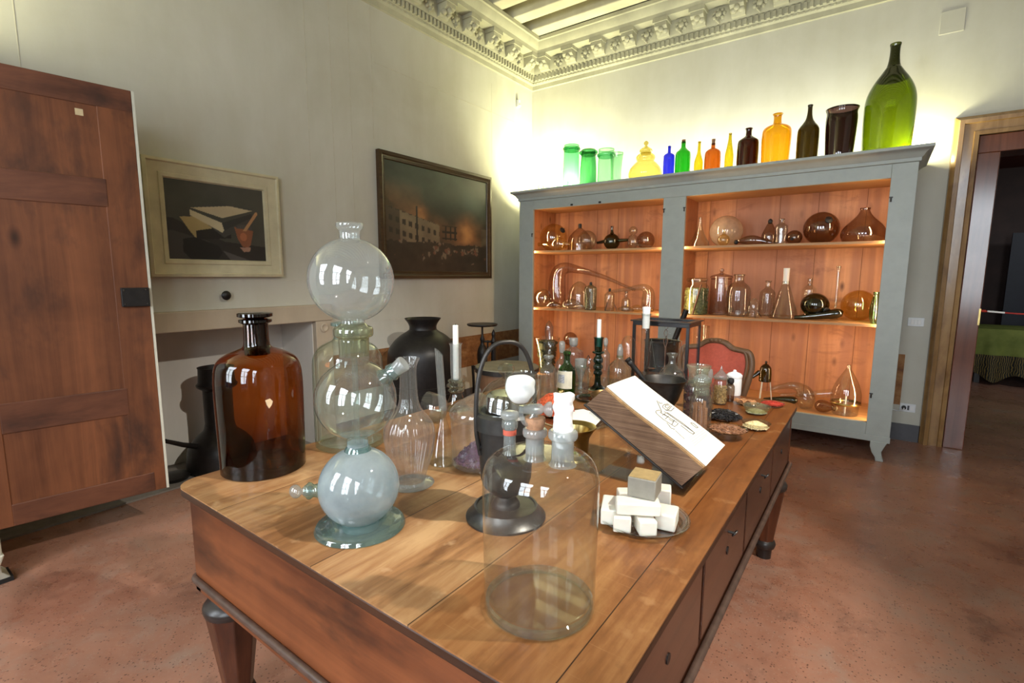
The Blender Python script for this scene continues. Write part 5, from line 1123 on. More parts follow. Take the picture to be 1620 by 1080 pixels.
tag(heap((c[0], c[1], c[2]+0.007), R*0.72, 0.018, 300, 0.003, 'flake', 11).build('green_powder', plain('olive_powder', (0.40, 0.37, 0.24), 0.8, 0, 0.3, 90), None, (c[0], c[1], c[2]+0.007), smooth=False), 'olive powder in the green-tinted glass bowl', 'powder', None, 'stuff')
t, c, R = dish('spice_dish', 'shallow glass dish holding bark pieces at the far end of the table', 1182, 644, 20, 0.012, CLEAR2, 0.6)
rnd = random.Random(12); bark0 = None
for k in range(9):
    a = 2*PI*k/9; q = R*0.45*(0.4+0.8*rnd.random())
    if bark0 is None:
        mb = MB(); v = []
        for i in range(9):
            th = PI*(i/8-0.5)*0.9
            for r2 in (0.016, 0.0135):
                for x_ in (-0.035, 0.035): v.append((x_, r2*math.sin(th), r2*math.cos(th)-0.012))
        f = []
        for i in range(8): b = i*4; f += [(b, b+1, b+5, b+4), (b+2, b+6, b+7, b+3), (b, b+4, b+6, b+2), (b+1, b+3, b+7, b+5)]
        f += [(0, 2, 3, 1), (32, 33, 35, 34)]
        mb._add(v, f); bark0 = mb.build('bark_piece', plain('bark', (0.42, 0.19, 0.08), 0.7, 0, 0.35, 70), None, (0, 0, 0)); o = bark0
    else: o = bark0.copy(); COL.objects.link(o)
    o.location = (c[0]+q*math.cos(a), c[1]+q*math.sin(a), c[2]+0.012+0.006*(k//3)); o.rotation_euler = (0, (rnd.random()-0.5)*0.3, rnd.random()*PI)
    tag(o, 'curled orange-brown bark piece in the dish beside the red powder', 'bark', 'bark pieces on the far dish')
t, c, R = dish('spice_dish', 'shallow dish of red powder at the far right corner of the table', 1222, 646, 19, 0.02, CLEAR2, 0.6)
tag(heap((c[0], c[1], c[2]+0.012), R*0.97, 0.014, 220, 0.004, 'flake', 14).build('red_powder', plain('paprika_red', (0.42, 0.035, 0.02), 0.6, 0, 0.3, 90), None, (c[0], c[1], c[2]+0.01), smooth=False), 'red powder in the dish at the far right corner of the table', 'powder', None, 'stuff')
# ------------------------------------------------------------------ the glass cabinet on the back wall
cab = thing('display_cabinet', 'long grey-green painted cabinet with open pine shelves on the back wall', 'cabinet', ((CX0+CX1)/2, -0.42, 0))
CB0, CT = 0.16, 2.30           # carcass bottom, inner top
YB = -0.03
SZ = [0.312, 1.117, 1.79]      # floor and shelf tops
fr = MB(); XL, XR_, XM0, XM1 = CX0, CX1, BAYS[0][1], BAYS[1][0]
fr.box(XL, BAYS[0][0], CYF, CYF+0.035, CB0, CTOP-0.05); fr.box(BAYS[1][1], XR_, CYF, CYF+0.035, CB0, CTOP-0.05); fr.box(XM0, XM1, CYF, CYF+0.035, SZ[0], 2.262)
fr.box(BAYS[0][0], BAYS[1][1], CYF, CYF+0.035, 2.262, CTOP-0.05); fr.box(BAYS[0][0], BAYS[1][1], CYF, CYF+0.035, CB0, SZ[0])
fr.build('front_frame', PAINT, cab, smooth=False, bevel=0.003)
sd = MB(); sd.box(XL, XL+0.025, CYF+0.035, YB, CB0, CTOP-0.05); sd.build('side_panel', PAINT, cab, smooth=False)
MB().box(XR_-0.025, XR_, CYF+0.035, YB, CB0, CTOP-0.05).build('side_panel', PAINT, cab, smooth=False)
MB().box(XL+0.025, XR_-0.025, YB-0.02, YB, CB0, CTOP-0.05).build('back_panel', PINE, cab, smooth=False)
bt = MB()
for x in (0.62, 1.02, 1.30, 1.86, 2.36, 2.62, 3.03, 3.36, 3.74): bt.box(x, x+0.004, YB-0.0215, YB-0.0195, SZ[0], 2.30)
bt.build('board_seams', plain('dark_seam', (0.16, 0.06, 0.025), 0.8), cab, smooth=False)
for x0, x1 in ((XL+0.025, XL+0.045), (XR_-0.045, XR_-0.025), ((XM0+XM1)/2-0.012, (XM0+XM1)/2+0.012)): MB().box(x0, x1, CYF+0.035, YB-0.02, SZ[0], CT).build('inner_panel', PINE, cab, smooth=False)
MB().box(XL+0.025, XR_-0.025, CYF+0.035, YB-0.02, CT, CT+0.02).build('inner_top', PINEH, cab, smooth=False)
MB().box(XL+0.025, XR_-0.025, CYF+0.035, YB-0.02, SZ[0]-0.025, SZ[0]).build('bottom_board', PINEH, cab, smooth=False)
for z in SZ[1:]:
    for a, b in ((XL+0.045, (XM0+XM1)/2-0.012), ((XM0+XM1)/2+0.012, XR_-0.045)):
        MB().box(a, b, CYF+0.06, YB-0.02, z-0.022, z).build('shelf', PINEH, cab, smooth=False, bevel=0.002)
# cornice of the cabinet
co = MB(); sec = [(0, CTOP-0.09), (0.012, CTOP-0.085), (0.012, CTOP-0.06), (0.02, CTOP-0.055), (0.035, CTOP-0.03), (0.06, CTOP-0.01), (0.075, CTOP-0.005), (0.08, CTOP+0.0), (0.08, CTOP+0.02), (0.0, CTOP+0.02)]
v = []
for x, y, sx in ((XL, YB, -1), (XL, CYF, -1), (XR_, CYF, 1), (XR_, YB, 1)):
    for o_, z in sec: v.append((x+sx*o_, y-(o_ if y == CYF else 0), z))
n = len(sec); f = [(k*n+i, k*n+(i+1) % n, (k+1)*n+(i+1) % n, (k+1)*n+i) for k in range(3) for i in range(n)]+[tuple(range(n)), tuple(range(3*n, 4*n))[::-1]]
co._add(v, f); co.box(XL, XR_, CYF, YB, CTOP, CTOP+0.018); co.build('cornice', PAINT, cab)
CZ = CTOP+0.0205
MB().box(XL-0.004, XR_+0.004, CYF-0.006, CYF, CB0, CB0+0.05).build('plinth_moulding', PAINT, cab, smooth=False, bevel=0.002)
def cabfoot(x, y, sx, parent):
    mb = MB(); P = [(-0.06, 0.165), (0.055, 0.165), (0.035, 0.12), (0.02, 0.08), (0.03, 0.03), (0.038, 0.014), (0.038, 0.0), (-0.015, 0.0), (-0.02, 0.03), (-0.045, 0.07), (-0.06, 0.12)]
    mb.prism(P, lambda a, b, h: (x+sx*a, y+h, b), -0.03, 0.03); return mb.build('foot', PAINT, parent, smooth=False, bevel=0.005)
for x, sx in ((XR_-0.065, 1), (XL+0.065, -1)):
    for y in (CYF+0.02, -0.10): cabfoot(x, y, sx, cab)
for x0, zz_ in ((BAYS[0][0]-0.01, 1.95), (BAYS[0][1]+0.01, 2.12), (BAYS[1][0]-0.01, 2.12), (BAYS[1][1]+0.012, 2.08), (BAYS[1][1]+0.012, 0.52)):
    h_ = MB().lathe([(0, 0), (0.006, 0), (0.006, 0.03), (0, 0.03)], (x0, CYF-0.006, zz_), 10); h_.box(x0-0.012, x0+0.012, CYF-0.004, CYF-0.0003, zz_+0.03, zz_+0.04); h_.build('hinge_pin', IRON2, cab)
for x0 in (1.08, 1.42): MB().box(x0-0.012, x0+0.012, CYF-0.012, CYF-0.0003, 2.268, 2.285).build('catch', IRON, cab)
# ------------------------------------------------------------------ coloured glass on top of the cabinet
GT = 'coloured glass on top of the cabinet'
def topit(name, label, px, pts, mat, yd=-0.62, cat='bottle', parts=(), sm=3, closed=False, seg=36, base=None):
    """pts = (py, half width) from the base (None) up, standing on the cabinet top"""
    x = on(1, yd, px, 250)[0]; c = np.array((x, yd, CZ)); x = on(1, yd, px, pr((x, yd, CZ))[1])[0]; c = np.array((x, yd, CZ))
    t = thing(name, label, cat, c, GT); vessel(c, pts, sm, True, 0.003, 0.008, closed).build('body', mat, t)
    for nm, p, m in parts:
        if nm == 'ring': q = prof(c, p); MB().lathe(smoothprof(q, 2), c, 30).build('ring', m, t)
        else: q = prof(c, p); MB().lathe([(0, q[0][1])]+smoothprof(q, 2)+[(0, q[-1][1])], c, 22).build(nm, m, t)
    return t, c
t, c = topit('green_beaker', 'faint pale green footed beaker at the left end of the cabinet top', 862, [(None, 6), (297, 6), (292, 3), (285, 4), (275, 6), (266, 9)], GREENP, cat='beaker')
zc_ = z_at(c[0], c[1], 296); MB().tube([Vector((c[0], c[1], zc_))-rv*0.05+Vector((0.03*math.cos(a)*rv.x, 0.03*math.cos(a)*rv.y, 0.03*math.sin(a))) for a in np.linspace(0, 2*PI, 16)], 0.008, 8).build('handle', GREENL, t)
x = on(1, -0.66, 889, 293)[0]; t = thing('curled_glass', 'small pale green glass with curled handles left of the tall green jars', 'glass', (x, -0.66, CZ), GT)
MB().lathe(smoothprof([(0, 0), (0.045, 0), (0.05, 0.012), (0.03, 0.02), (0.05, 0.035), (0.052, 0.045)], 2), (x, -0.66, CZ), 28).build('bowl', GREENL, t)
for s_ in (-1, 1): MB().tube(smoothpath([(x+s_*0.045, -0.66, CZ+0.035), (x+s_*0.075, -0.66, CZ+0.05), (x+s_*0.085, -0.66, CZ+0.075), (x+s_*0.065, -0.66, CZ+0.085)]), 0.007, 8).build('handle', GREENL, t)
topit('green_jar', 'tallest green glass storage jar, left of the three green jars', 903, [(None, 13.3), (290, 13.3), (270, 13.4), (250, 13), (238, 12.6), (230, 12.2)], GREENJ, cat='jar', parts=(('ring', [(239, 12.8), (237, 14.3), (235, 14.3), (233, 12.6)], GREENJ2),))
topit('green_jar', 'darker green glass storage jar in the middle of the three', 930, [(None, 13.6), (288, 13.6), (275, 13.4), (258, 12.6), (246, 11.6), (237, 11.2)], GREENJ2, cat='jar', parts=(('ring', [(246, 12), (243, 14.6), (240, 14.6), (238, 12)], GREENJ2),))
topit('green_jar', 'pale green glass storage jar, right of the three green jars', 958, [(None, 13.4), (286, 13.4), (260, 13.2), (248, 12.8), (236, 12.6)], GREENL, cat='jar', parts=(('ring', [(249, 13), (247, 14.6), (244, 14.6), (243, 12.9)], GREENJ),))
topit('green_beaker', 'pale green flaring beaker behind the right green jar', 974, [(None, 8), (285, 8.3), (265, 9), (250, 10), (242, 11)], GREENL, -0.42, cat='beaker')
topit('gourd_jar', 'yellow gourd-shaped lidded glass jar on the cabinet top', 1020, [(None, 20), (282, 25), (275, 27), (266, 24), (258, 17), (255, 14), (250, 15.5), (246, 14), (242, 8.5)], YELLOW, cat='jar', parts=(('lid', [(242, 8), (240, 10), (237, 10), (234, 6), (231, 2.2), (229.5, 2), (228, 3.6), (225.5, 3.8), (223, 1.5)], YELLOW),))
def tb(label, px, base, pts, mat, cork=None, nm='coloured_bottle', yd=-0.62): 
    return topit(nm, label, px, pts, mat, yd, parts=(('cork', cork, CORK),) if cork else ())
tb('small cobalt blue bottle on the cabinet top', 1057, 276, [(None, 9), (272, 9.2), (250, 9.2), (245, 8), (242, 3.5), (240, 2.6), (231, 2.6)], BLUE)
tb('emerald green bottle with a cork beside the cobalt blue bottle', 1079, 274, [(None, 12), (268, 12.4), (244, 12.2), (239, 9), (235, 5), (232, 3.6), (224, 3.6)], EMER, [(226, 2.8), (221, 3.1)])
tb('short slender yellow bottle between the emerald and brown bottles', 1104, 271, [(None, 7), (265, 7.2), (256, 7), (247, 4.5), (240, 2.8), (227, 2.3), (225, 2.8), (224, 2.6)], YELB)
tb('corked brown medicine bottle between the two yellow bottles', 1126, 269, [(None, 13), (265, 13.3), (244, 13), (238, 10), (235, 5), (233, 3.4), (227, 3.4)], BROWNG, [(229, 2.6), (220, 3)])
tb('tall slender yellow bottle left of the dark amber bottle', 1152, 265, [(None, 7), (258, 7.2), (245, 7), (232, 4.6), (222, 3), (213, 2.4), (211, 2.9)], YELB)
tb('dark amber shouldered bottle left of the big honey-yellow bottle', 1181, 262, [(None, 17), (256, 17.5), (227, 17.2), (221, 14), (217, 8), (214, 5), (206, 4.8), (204, 6.2), (203, 6)], AMBERD)
tb('big honey-yellow bottle with a flared lip', 1225, 257, [(None, 22), (250, 22.8), (222, 24), (208, 23.5), (202, 20), (198, 12), (195, 7), (184, 6.6), (181, 8.6), (180, 8.2)], HONEY)
tb('nearly black tapering bottle left of the black wide jar', 1275, 250, [(None, 17.5), (240, 18), (212, 18), (203, 16.5), (196, 11), (189, 6.2), (180, 4.2), (170, 3.8), (167, 4.6), (166, 4.4)], BLACKG)
t, c = topit('black_jar', 'wide black glass jar with flared rim beside the green demijohn', 1326, [(None, 22.5), (240, 23.5), (215, 25), (190, 26), (180, 25), (174, 26.5), (172, 27.5)], BLACKP, cat='jar')
topit('green_demijohn', 'huge olive green demijohn bottle at the right end of the cabinet top', 1400, [(None, 40), (236, 40.5), (215, 41.5), (190, 42.5), (165, 42.5), (150, 40), (138, 35), (126, 27.5), (116, 19.5), (106, 12)], DEMI, yd=-0.58, parts=(('ring', [(126, 27), (116, 19.3), (106, 12), (95, 9.2), (82, 8.3), (74, 8.6), (71, 9.6), (69, 9.4), (69, 8)], DEMID),), seg=48)
# ------------------------------------------------------------------ glassware on the shelves
GS = ['glassware on the cabinet floor', 'glassware on the middle shelf', 'glassware on the upper shelf']
def shc(px, py, lv, yd): 
    x = on(1, yd, px, py)[0]; return np.array((x, yd, SZ[lv]+0.0005))
def globe(label, px, py, hw, lv, mat, yd=-0.42, plug=None, neck=None, sq=1.0):
    """blown globe; plug / neck = direction (right, up, toward camera)"""
    P = on(1, yd, px, py); r = rad(P, hw); c = np.array((P[0], yd, SZ[lv]+0.0005+r*sq))
    t = thing('glass_globe', label, 'globe', (c[0], c[1], SZ[lv]+0.0005), GS[lv]); MB().sphere(c, r, 32, (1, 1, sq)).build('bulb', mat, t)
    dirv = lambda q: (Vector((1, 0, 0))*q[0]+Vector((0, 0, 1))*q[1]-Vector((0, 1, 0))*q[2]).normalized()
    if plug: d = dirv(plug); p = Vector(c)+d*r*0.96; mb = MB().lathe([(0, -0.004), (r*0.2, -0.004), (r*0.22, 0.01), (r*0.14, 0.02), (0.004, 0.022), (0.003, 0.05), (0, 0.05)], p, 14, None, orient(d)); mb.build('plug', BLACKR, t)
    if neck: d = dirv(neck); p = Vector(c)+d*r*0.95; MB().lathe(smoothprof([(r*0.4, -0.01), (r*0.22, 0.01), (r*0.15, r*0.5), (r*0.17, r*0.9), (r*0.22, r*0.95)], 2), p, 18, None, orient(d)).build('neck', mat, t)
    return t
def retort(name, label, pts, lv, mat, yd, cat='retort', extra=None, n=5, rest=True):
    """lying / bent blown glass: pts = (px, py, half width)"""
    P = [on(1, yd+(q[3] if len(q) > 3 else 0), q[0], q[1]) for q in pts]; R = [rad(p, q[2]) for p, q in zip(P, pts)]
    PP = smoothpath([(*p, r) for p, r in zip(P, R)], n); mb = MB().tube([q[:3] for q in PP], [max(0.002, q[3]) for q in PP], 22)
    dz = SZ[lv]+0.0008-mb.minz() if rest else 0; mb.shift((0, 0, dz)); cx = np.mean([p[0] for p in P])
    t = thing(name, label, cat, (cx, yd, SZ[lv]+0.0005), GS[lv]); mb.build('body', mat, t)
    if extra:
        for nm, px, py, hw, m in extra:
            p = on(1, yd, px, py)+np.array((0, 0, dz)); MB().sphere(p, rad(p, hw), 14).build(nm, m, t)
    return t
def shb(name, label, px, lv, pts, mat, yd=-0.42, cat='bottle', parts=(), closed=False, sm=3):
    c = shc(px, pts[1][0] or pts[0][0], lv, yd); t = thing(name, label, cat, c, GS[lv])
    vessel(c, pts, sm, True, 0.002, 0.004, closed).build('body', mat, t)
    for nm, p, m in parts:
        q = prof(c, p); MB().lathe([(0, q[0][1])]+smoothprof(q, 2)+[(0, q[-1][1])], c, 18).build(nm, m, t)
    return t, c
# upper shelf, left bay
globe('largest straw-yellow globe at the left end of the upper shelf', 876, 371, 22, 2, GOLDG, -0.40, (0.85, 0.5, 0.2))
retort('clear_retort', 'low clear flask with yellow side tubes in front of the straw-yellow globe', [(852, 385, 3), (866, 385, 3), (874, 385, 7), (884, 384, 11), (893, 385, 7), (900, 385, 3), (907, 386, 3)], 2, GOLDG, -0.62)
shb('bell_flask', 'mauve bell-shaped flask with a black stopper behind the clear globe', 917, 2, [(None, 19), (385, 19), (375, 17), (367, 11), (362, 5), (360, 3)], MAUVE, -0.34, 'flask', (('stopper', [(361, 2.5), (358, 3), (354, 2.6)], BLACKR),))
globe('clear globe in front of the mauve bell-shaped flask', 929, 377, 15.5, 2, CLEAR2, -0.58)
t = globe('dark green-black globe with side necks and a teat', 968, 376, 13, 2, DKGR, -0.48, None, (0, 1, 0))
P = on(1, -0.48, 968, 376); r_ = rad(P, 13); zc_ = SZ[2]+r_
for s_, l_ in ((-1, 0.09), (1, 0.11)): MB().tube([(P[0]+s_*r_*0.9, -0.48, zc_+0.01), (P[0]+s_*(r_+l_), -0.48, zc_+0.004+0.01*s_)], [0.022, 0.014], 14).build('side_neck', DKGR, t)
t, c = shb('double_bulb', 'small clear double-bulb receiver between dark and brown globes', 1001, 2, [(None, 5), (388, 8), (381, 9), (374, 7), (371, 3.5), (368, 6), (364, 7), (360, 5), (358, 2)], CLEAR2, -0.55, 'receiver', (), True)
MB().tube([(c[0]+0.03, c[1], c[2]+0.05), (c[0]+0.24, c[1]-0.02, c[2]+0.014)], [0.018, 0.010], 14).build('tube', CLEAR, t)
globe('smoky brown globe at the right end of the left upper shelf', 1022, 370, 14.5, 2, SMOKE, -0.40)
# middle shelf, left bay
globe('clear globe at the left end of the middle shelf', 858, 471, 14.5, 1, CLEAR2, -0.60, None, (0.8, 0.0, 0.5))
retort('large_retort', 'large mauve retort with an upright body and long drooping neck', [(883, 497, 9), (882, 488, 13), (881, 470, 14), (882, 452, 13), (887, 442, 11.5), (897, 438, 8.5), (910, 440, 6.5), (930, 445, 4.5), (958, 454, 3.2), (985, 466, 2.4), (1004, 474, 2)], 1, MAUVE, -0.36)
shb('bell_jar', 'clear dome-shaped bell jar under the long retort neck', 916, 1, [(None, 17), (485, 18), (465, 17), (455, 14), (449, 9), (446, 4), (445, 2)], CLEAR2, -0.50, 'bell jar', (), True)
shb('teal_flask', 'squat blue-green tinted bottle with black stopper behind the lying flasks', 934, 1, [(None, 9), (480, 9.5), (462, 10), (455, 9.5), (452, 5), (450, 2.5)], glass('sea_glass', (0.62, 0.72, 0.68), 2, 0.08), -0.68, 'bottle', (('stopper', [(451, 2), (448, 2.4), (446, 1.5)], BLACKR),))
t, c = shb('tripod_flask', 'small square-shouldered flask raised on a wire tripod', 964, 1, [(None, 8), (482, 8), (470, 8), (465, 7.5), (462, 4), (460, 2)], CLEAR2, -0.66, 'flask', (('stopper', [(461, 1.8), (458, 2.2), (456, 1.5)], BLACKR),))
for k in range(3): a = 2*PI*k/3+0.4; MB().tube([(c[0]+0.045*math.cos(a), c[1]+0.045*math.sin(a), c[2]+0.09), (c[0]+0.085*math.cos(a), c[1]+0.085*math.sin(a), c[2]+0.002)], 0.003, 6).build('tripod_leg', PEWTER, t)
shb('small_bottle', 'small clear medicine bottle right of the tripod flask', 990, 1, [(None, 7), (487, 7.3), (476, 7), (472, 5), (470, 2.5), (463, 2.3), (461, 3)], CLEAR2, -0.56)
retort('bent_retort', 'clear retort at the right of the left bay, neck bent to the left', [(1024, 492, 9), (1025, 484, 11), (1026, 470, 10.5), (1025, 461, 9), (1019, 455, 6), (1008, 455, 4.5), (990, 458, 3.4), (968, 461, 2.6)], 1, CLEAR2, -0.52)
retort('lying_flask', 'clear flask lying on its side at the front of the left middle shelf', [(890, 490, 3), (896, 488, 7), (904, 487, 8.5), (912, 488, 6), (920, 490, 3), (928, 494, 2)], 1, CLEAR2, -0.70)
retort('lying_flask', 'small clear flask lying at the right of the tripod flask', [(978, 488, 2), (984, 487, 4), (990, 487, 5), (996, 488, 3.5), (1002, 490, 2)], 1, CLEAR2, -0.70)
retort('lying_flask', 'low clear flask lying in front of the small medicine bottle', [(996, 492, 2), (1003, 491, 5), (1010, 491, 6), (1016, 492, 3.5), (1034, 494, 2)], 1, GOLDG, -0.66)
retort('lying_flask', 'small smoky flask lying at the foot of the large mauve retort', [(866, 488, 2), (872, 486, 5), (878, 486, 5.5), (883, 487, 3), (888, 489, 2)], 1, SMOKE, -0.70)
# upper shelf, right bay
shb('glass_funnel', 'clear upturned funnel at the left end of the right upper shelf', 1106, 2, [(None, 17), (383, 15), (375, 10.5), (366, 6.5), (357, 3.4), (350, 2.6), (344, 2.4)], CLEAR2, -0.55, 'funnel')
globe('milky cream globe on the right upper shelf', 1149, 361, 27, 2, CREAM, -0.34)
globe('small clear globe in front of the milky cream globe', 1145, 375, 10, 2, GOLDG, -0.62, None, (0, 1, 0))
retort('brown_retort', 'long smoky flask lying with a black plug at its left end', [(1168, 375, 2.5), (1174, 374, 5), (1184, 373, 8), (1194, 373, 8.5), (1205, 374, 6), (1216, 376, 3.4), (1232, 377, 2.4)], 2, SMOKE, -0.60, 'flask', (('plug', 1165, 376, 4, BLACKR),))
shb('pear_flask', 'smoky pear-shaped flask with black stopper behind the clear bottle', 1217, 2, [(None, 11), (374, 13), (365, 10), (357, 6), (352, 3.4)], SMOKE, -0.36, 'flask', (('stopper', [(354, 3), (351, 4), (348, 3.4), (346, 1)], BLACKR),))
shb('clear_bottle', 'straight clear bottle on the right upper shelf before the brown globes', 1235, 2, [(None, 10), (378, 10.5), (360, 10.5), (356, 9), (353.5, 5), (350, 4), (346, 4.6)], CLEAR2, -0.58)
globe('small dark brown globe left of the biggest brown globe', 1257, 366, 13.5, 2, SMOKED, -0.40, (-0.1, -0.2, 1))
globe('biggest brown globe with a black plug on the right upper shelf', 1300, 353, 30, 2, SMOKED, -0.36, (0.42, 0.42, 0.8))
shb('conical_flask', 'wide brown conical flask at the right end of the upper shelf', 1365, 2, [(None, 32), (374, 37), (366, 36.5), (357, 31), (349, 22), (341, 13), (335, 9), (331, 7.5), (329, 9)], SMOKE, -0.46, 'flask', (), False)
# middle shelf, right bay
t, c = shb('herb_jar', 'lidded clear jar of dried green herbs at the left of the right bay', 1100, 1, [(None, 19.5), (495, 20), (465, 20), (454, 19), (449, 16), (444, 15)], CLEAR, -0.56, 'jar', (('lid', [(445, 16), (442, 17), (440, 15), (439, 8)], CLEAR2),))
r_ = rad(c, 19.5); HERB = plain('dried_herbs', (0.13, 0.14, 0.05), 0.8, 0, 0.6, 70); zf = z_at(c[0], c[1], 457)
tag(fill(c, r_*0.93, c[2]+0.006, zf, 420, 0.013, 'flake', 21).build('dried_herbs', HERB, None, (c[0], c[1], c[2]+0.006), smooth=False), 'dried green herbs in the lidded jar on the middle shelf', 'herbs', None, 'stuff')
pts = [on(1, -0.72, 1094, 506), on(1, -0.70, 1108, 470)]; zz_ = SZ[1]+0.004
tag(MB().tube([(pts[0][0], -0.70, zz_), (pts[1][0], -0.685, zz_+0.30)], 0.008, 10).build('wooden_rod', wood('dark_rod', (0.05, 0.02, 0.01), (0.12, 0.05, 0.025), 2), None, (pts[0][0], -0.70, zz_)), 'dark wooden rod leaning against the jar of green herbs', 'rod')
shb('cylinder_jar', 'tall clear cylinder jar with a knobbed lid right of the herbs', 1138, 1, [(None, 17), (498, 17.2), (460, 17.2), (440, 17)], MAUVE, -0.40, 'jar', (('lid', [(439.5, 18.5), (437.5, 18.5), (435.5, 16), (433, 6), (431, 2.4), (429, 3.4), (426.5, 3.6), (425, 1.5)], MAUVE),))
t, c = shb('aspirator_bottle', 'large clear bottle with a glass outlet low on its front', 1166, 1, [(None, 19), (498, 19.6), (475, 19.8), (460, 19.5), (453, 17), (448, 11), (445, 8), (438, 7.6), (435, 9.5), (434, 9)], CLEAR2, -0.52)
MB().lathe([(0.012, 0), (0.022, 0), (0.024, 0.012), (0.015, 0.02), (0.008, 0.02), (0, 0.01)], (c[0]-0.03, c[1]-rad(c, 19)*0.93, c[2]+0.06), 16, None, orient((-0.2, -1, 0))).build('outlet', CLEAR2, t)
t, c = shb('tripod_bell', 'small clear bell flask on thin tripod legs', 1192, 1, [(None, 10), (490, 10.5), (481, 10), (475, 7), (472, 3)], CLEAR, -0.62, 'flask')
for k in range(3): a = 2*PI*k/3+0.9; MB().tube([(c[0]+0.05*math.cos(a), c[1]+0.05*math.sin(a), c[2]+0.06), (c[0]+0.095*math.cos(a), c[1]+0.095*math.sin(a), c[2]+0.002)], 0.003, 6).build('tripod_leg', PEWTER, t)
shb('clear_bottle', 'plain clear bottle left of the white-plugged conical flask', 1212, 1, [(None, 12.5), (500, 13), (470, 13), (462, 12), (457, 7), (454, 4.5), (446, 4.2), (444, 5.5)], CLEAR2, -0.30)
t, c = shb('conical_flask', 'clear conical flask with a white plug on the middle shelf', 1239, 1, [(None, 24), (502, 24), (490, 20.5), (470, 13.5), (455, 8.2), (449, 6), (445, 5.6)], CLEAR2, -0.52, 'flask')
z0 = z_at(c[0], c[1], 449); z1 = z_at(c[0], c[1], 424); r_ = rad((c[0], c[1], z1), 5.2)
tag(MB().lathe([(0, 0), (r_*0.92, 0), (r_, z1-z0), (0, z1-z0)], (c[0], c[1], z0), 18).build('white_plug', WAX, None, (c[0], c[1], z0)), 'white cylindrical plug in the neck of the shelf flask', 'plug')
shb('clear_bottle', 'clear stoppered bottle partly hidden by the dark green globe', 1277, 1, [(None, 11), (500, 11.5), (465, 11.5), (457, 11), (453, 7), (450, 4)], CLEAR, -0.22, 'bottle', (('stopper', [(451, 3), (447, 3.4), (443, 4.2), (440, 3.6)], CLEAR2),))
retort('dark_retort', 'long dark green retort lying flat under the dark green globe', [(1256, 507, 3), (1275, 506, 5), (1298, 504, 7), (1316, 502, 9), (1326, 501, 9), (1333, 502, 5)], 1, DKGR, -0.58)
P = on(1, -0.50, 1289, 482); r_ = rad(P, 23.5); t = thing('glass_globe', 'dark green globe resting on the flat dark retort', 'globe', (P[0], -0.50, SZ[1]), GS[1])
MB().sphere((P[0], -0.50, P[2]), r_, 32, (1, 1, 0.93)).build('bulb', DKGR, t); MB().lathe([(r_*0.3, 0), (r_*0.2, 0.02), (r_*0.24, 0.035), (0, 0.03)], Vector((P[0], -0.50, P[2]))+Vector((0.8, -0.45, -0.38)).normalized()*r_*0.86, 16, None, orient((0.8, -0.45, -0.38))).build('neck', BLACKR, t)
t, c = shb('tall_stem_glass', 'very tall thin-stemmed glass with two disc collars', 1320, 1, [(None, 8), (503, 5), (496, 2.2), (480, 2.2), (460, 2.2), (440, 2.6), (428, 2.8), (421, 4)], CLEAR2, -0.45, 'stem glass')
for py in (471, 484): z = z_at(c[0], c[1], py); MB().lathe([(0.004, -0.003), (rad((c[0], c[1], z), 6), 0), (0.004, 0.003)], (c[0], c[1], z), 24).build('collar', CLEAR2, t)
globe('big amber-yellow globe at the right end of the middle shelf', 1358, 484, 29.5, 1, glass('amber_yellow_glass', (0.90, 0.79, 0.48), 2.0, 0.08), -0.40)
shb('green_vase', 'bright pale green glass vase at the far right of the middle shelf', 1382, 1, [(None, 6), (510, 5), (504, 8), (490, 9), (476, 6.5), (466, 4.5), (462, 5.5)], GREENL, -0.66, 'vase')
# cabinet floor
t, c = shb('green_pot', 'small olive glass pot with lid and spout on a thin-legged stand in the cabinet', 1210, 0, [(603.5, 8), (603, 10), (590, 10), (582, 9), (579, 7)], glass('olive_pot', (0.30, 0.33, 0.08), 1.6, 0.09), -0.62, 'pot', (('lid', [(580, 8), (577, 5), (575, 1.6), (573, 2.2), (571, 1.5)], DKGR),))
zq = z_at(c[0], c[1], 597); MB().tube([(c[0]-0.05, c[1], zq+0.05), (c[0]-0.10, c[1]-0.03, zq), (c[0]-0.17, c[1]-0.05, zq-0.03)], [0.022, 0.016, 0.010], 12).build('spout', DKGR, t)
zq = z_at(c[0], c[1], 603.5)
for k in range(3): a = 2*PI*k/3+0.2; MB().tube([(c[0]+0.045*math.cos(a), c[1]+0.045*math.sin(a), zq+0.001), (c[0]+0.07*math.cos(a), c[1]+0.07*math.sin(a), c[2]+0.002)], 0.005, 6).build('stand_leg', WAX, t)
retort('clear_retort', 'clear retort on the cabinet floor with its neck pointing left', [(1276, 636, 10), (1275, 624, 16), (1272, 612, 15), (1264, 604, 9), (1252, 601, 6), (1236, 603, 4.6), (1220, 607, 3.6)], 0, CLEAR2, -0.60)
retort('long_adapter', 'long pale glass cone lying behind the retort on the cabinet floor', [(1318, 620, 8), (1300, 621, 7), (1270, 622, 5), (1235, 623, 3.5)], 0, CLEAR, -0.25, 'adapter')
t, c = shb('pear_bell', 'big pear-shaped glass bell at the right of the cabinet floor', 1337, 0, [(None, 21), (643, 22), (636, 24.5), (622, 24.5), (608, 20), (596, 13), (587, 7), (582, 3.6), (577, 3)], CLEAR2, -0.62, 'bell jar')
q = prof(c, [(639, 24), (637, 25.5), (635, 24.5)]); MB().lathe(q, c, 36).build('brass_rim', BRASS, t)
q = prof(c, [(650, 1.2), (625, 1.2)]); MB().tube([(c[0]+0.0, c[1], c[2]+0.006), (c[0], c[1], c[2]+0.16)], 0.006, 8).build('rod', WAX, t)
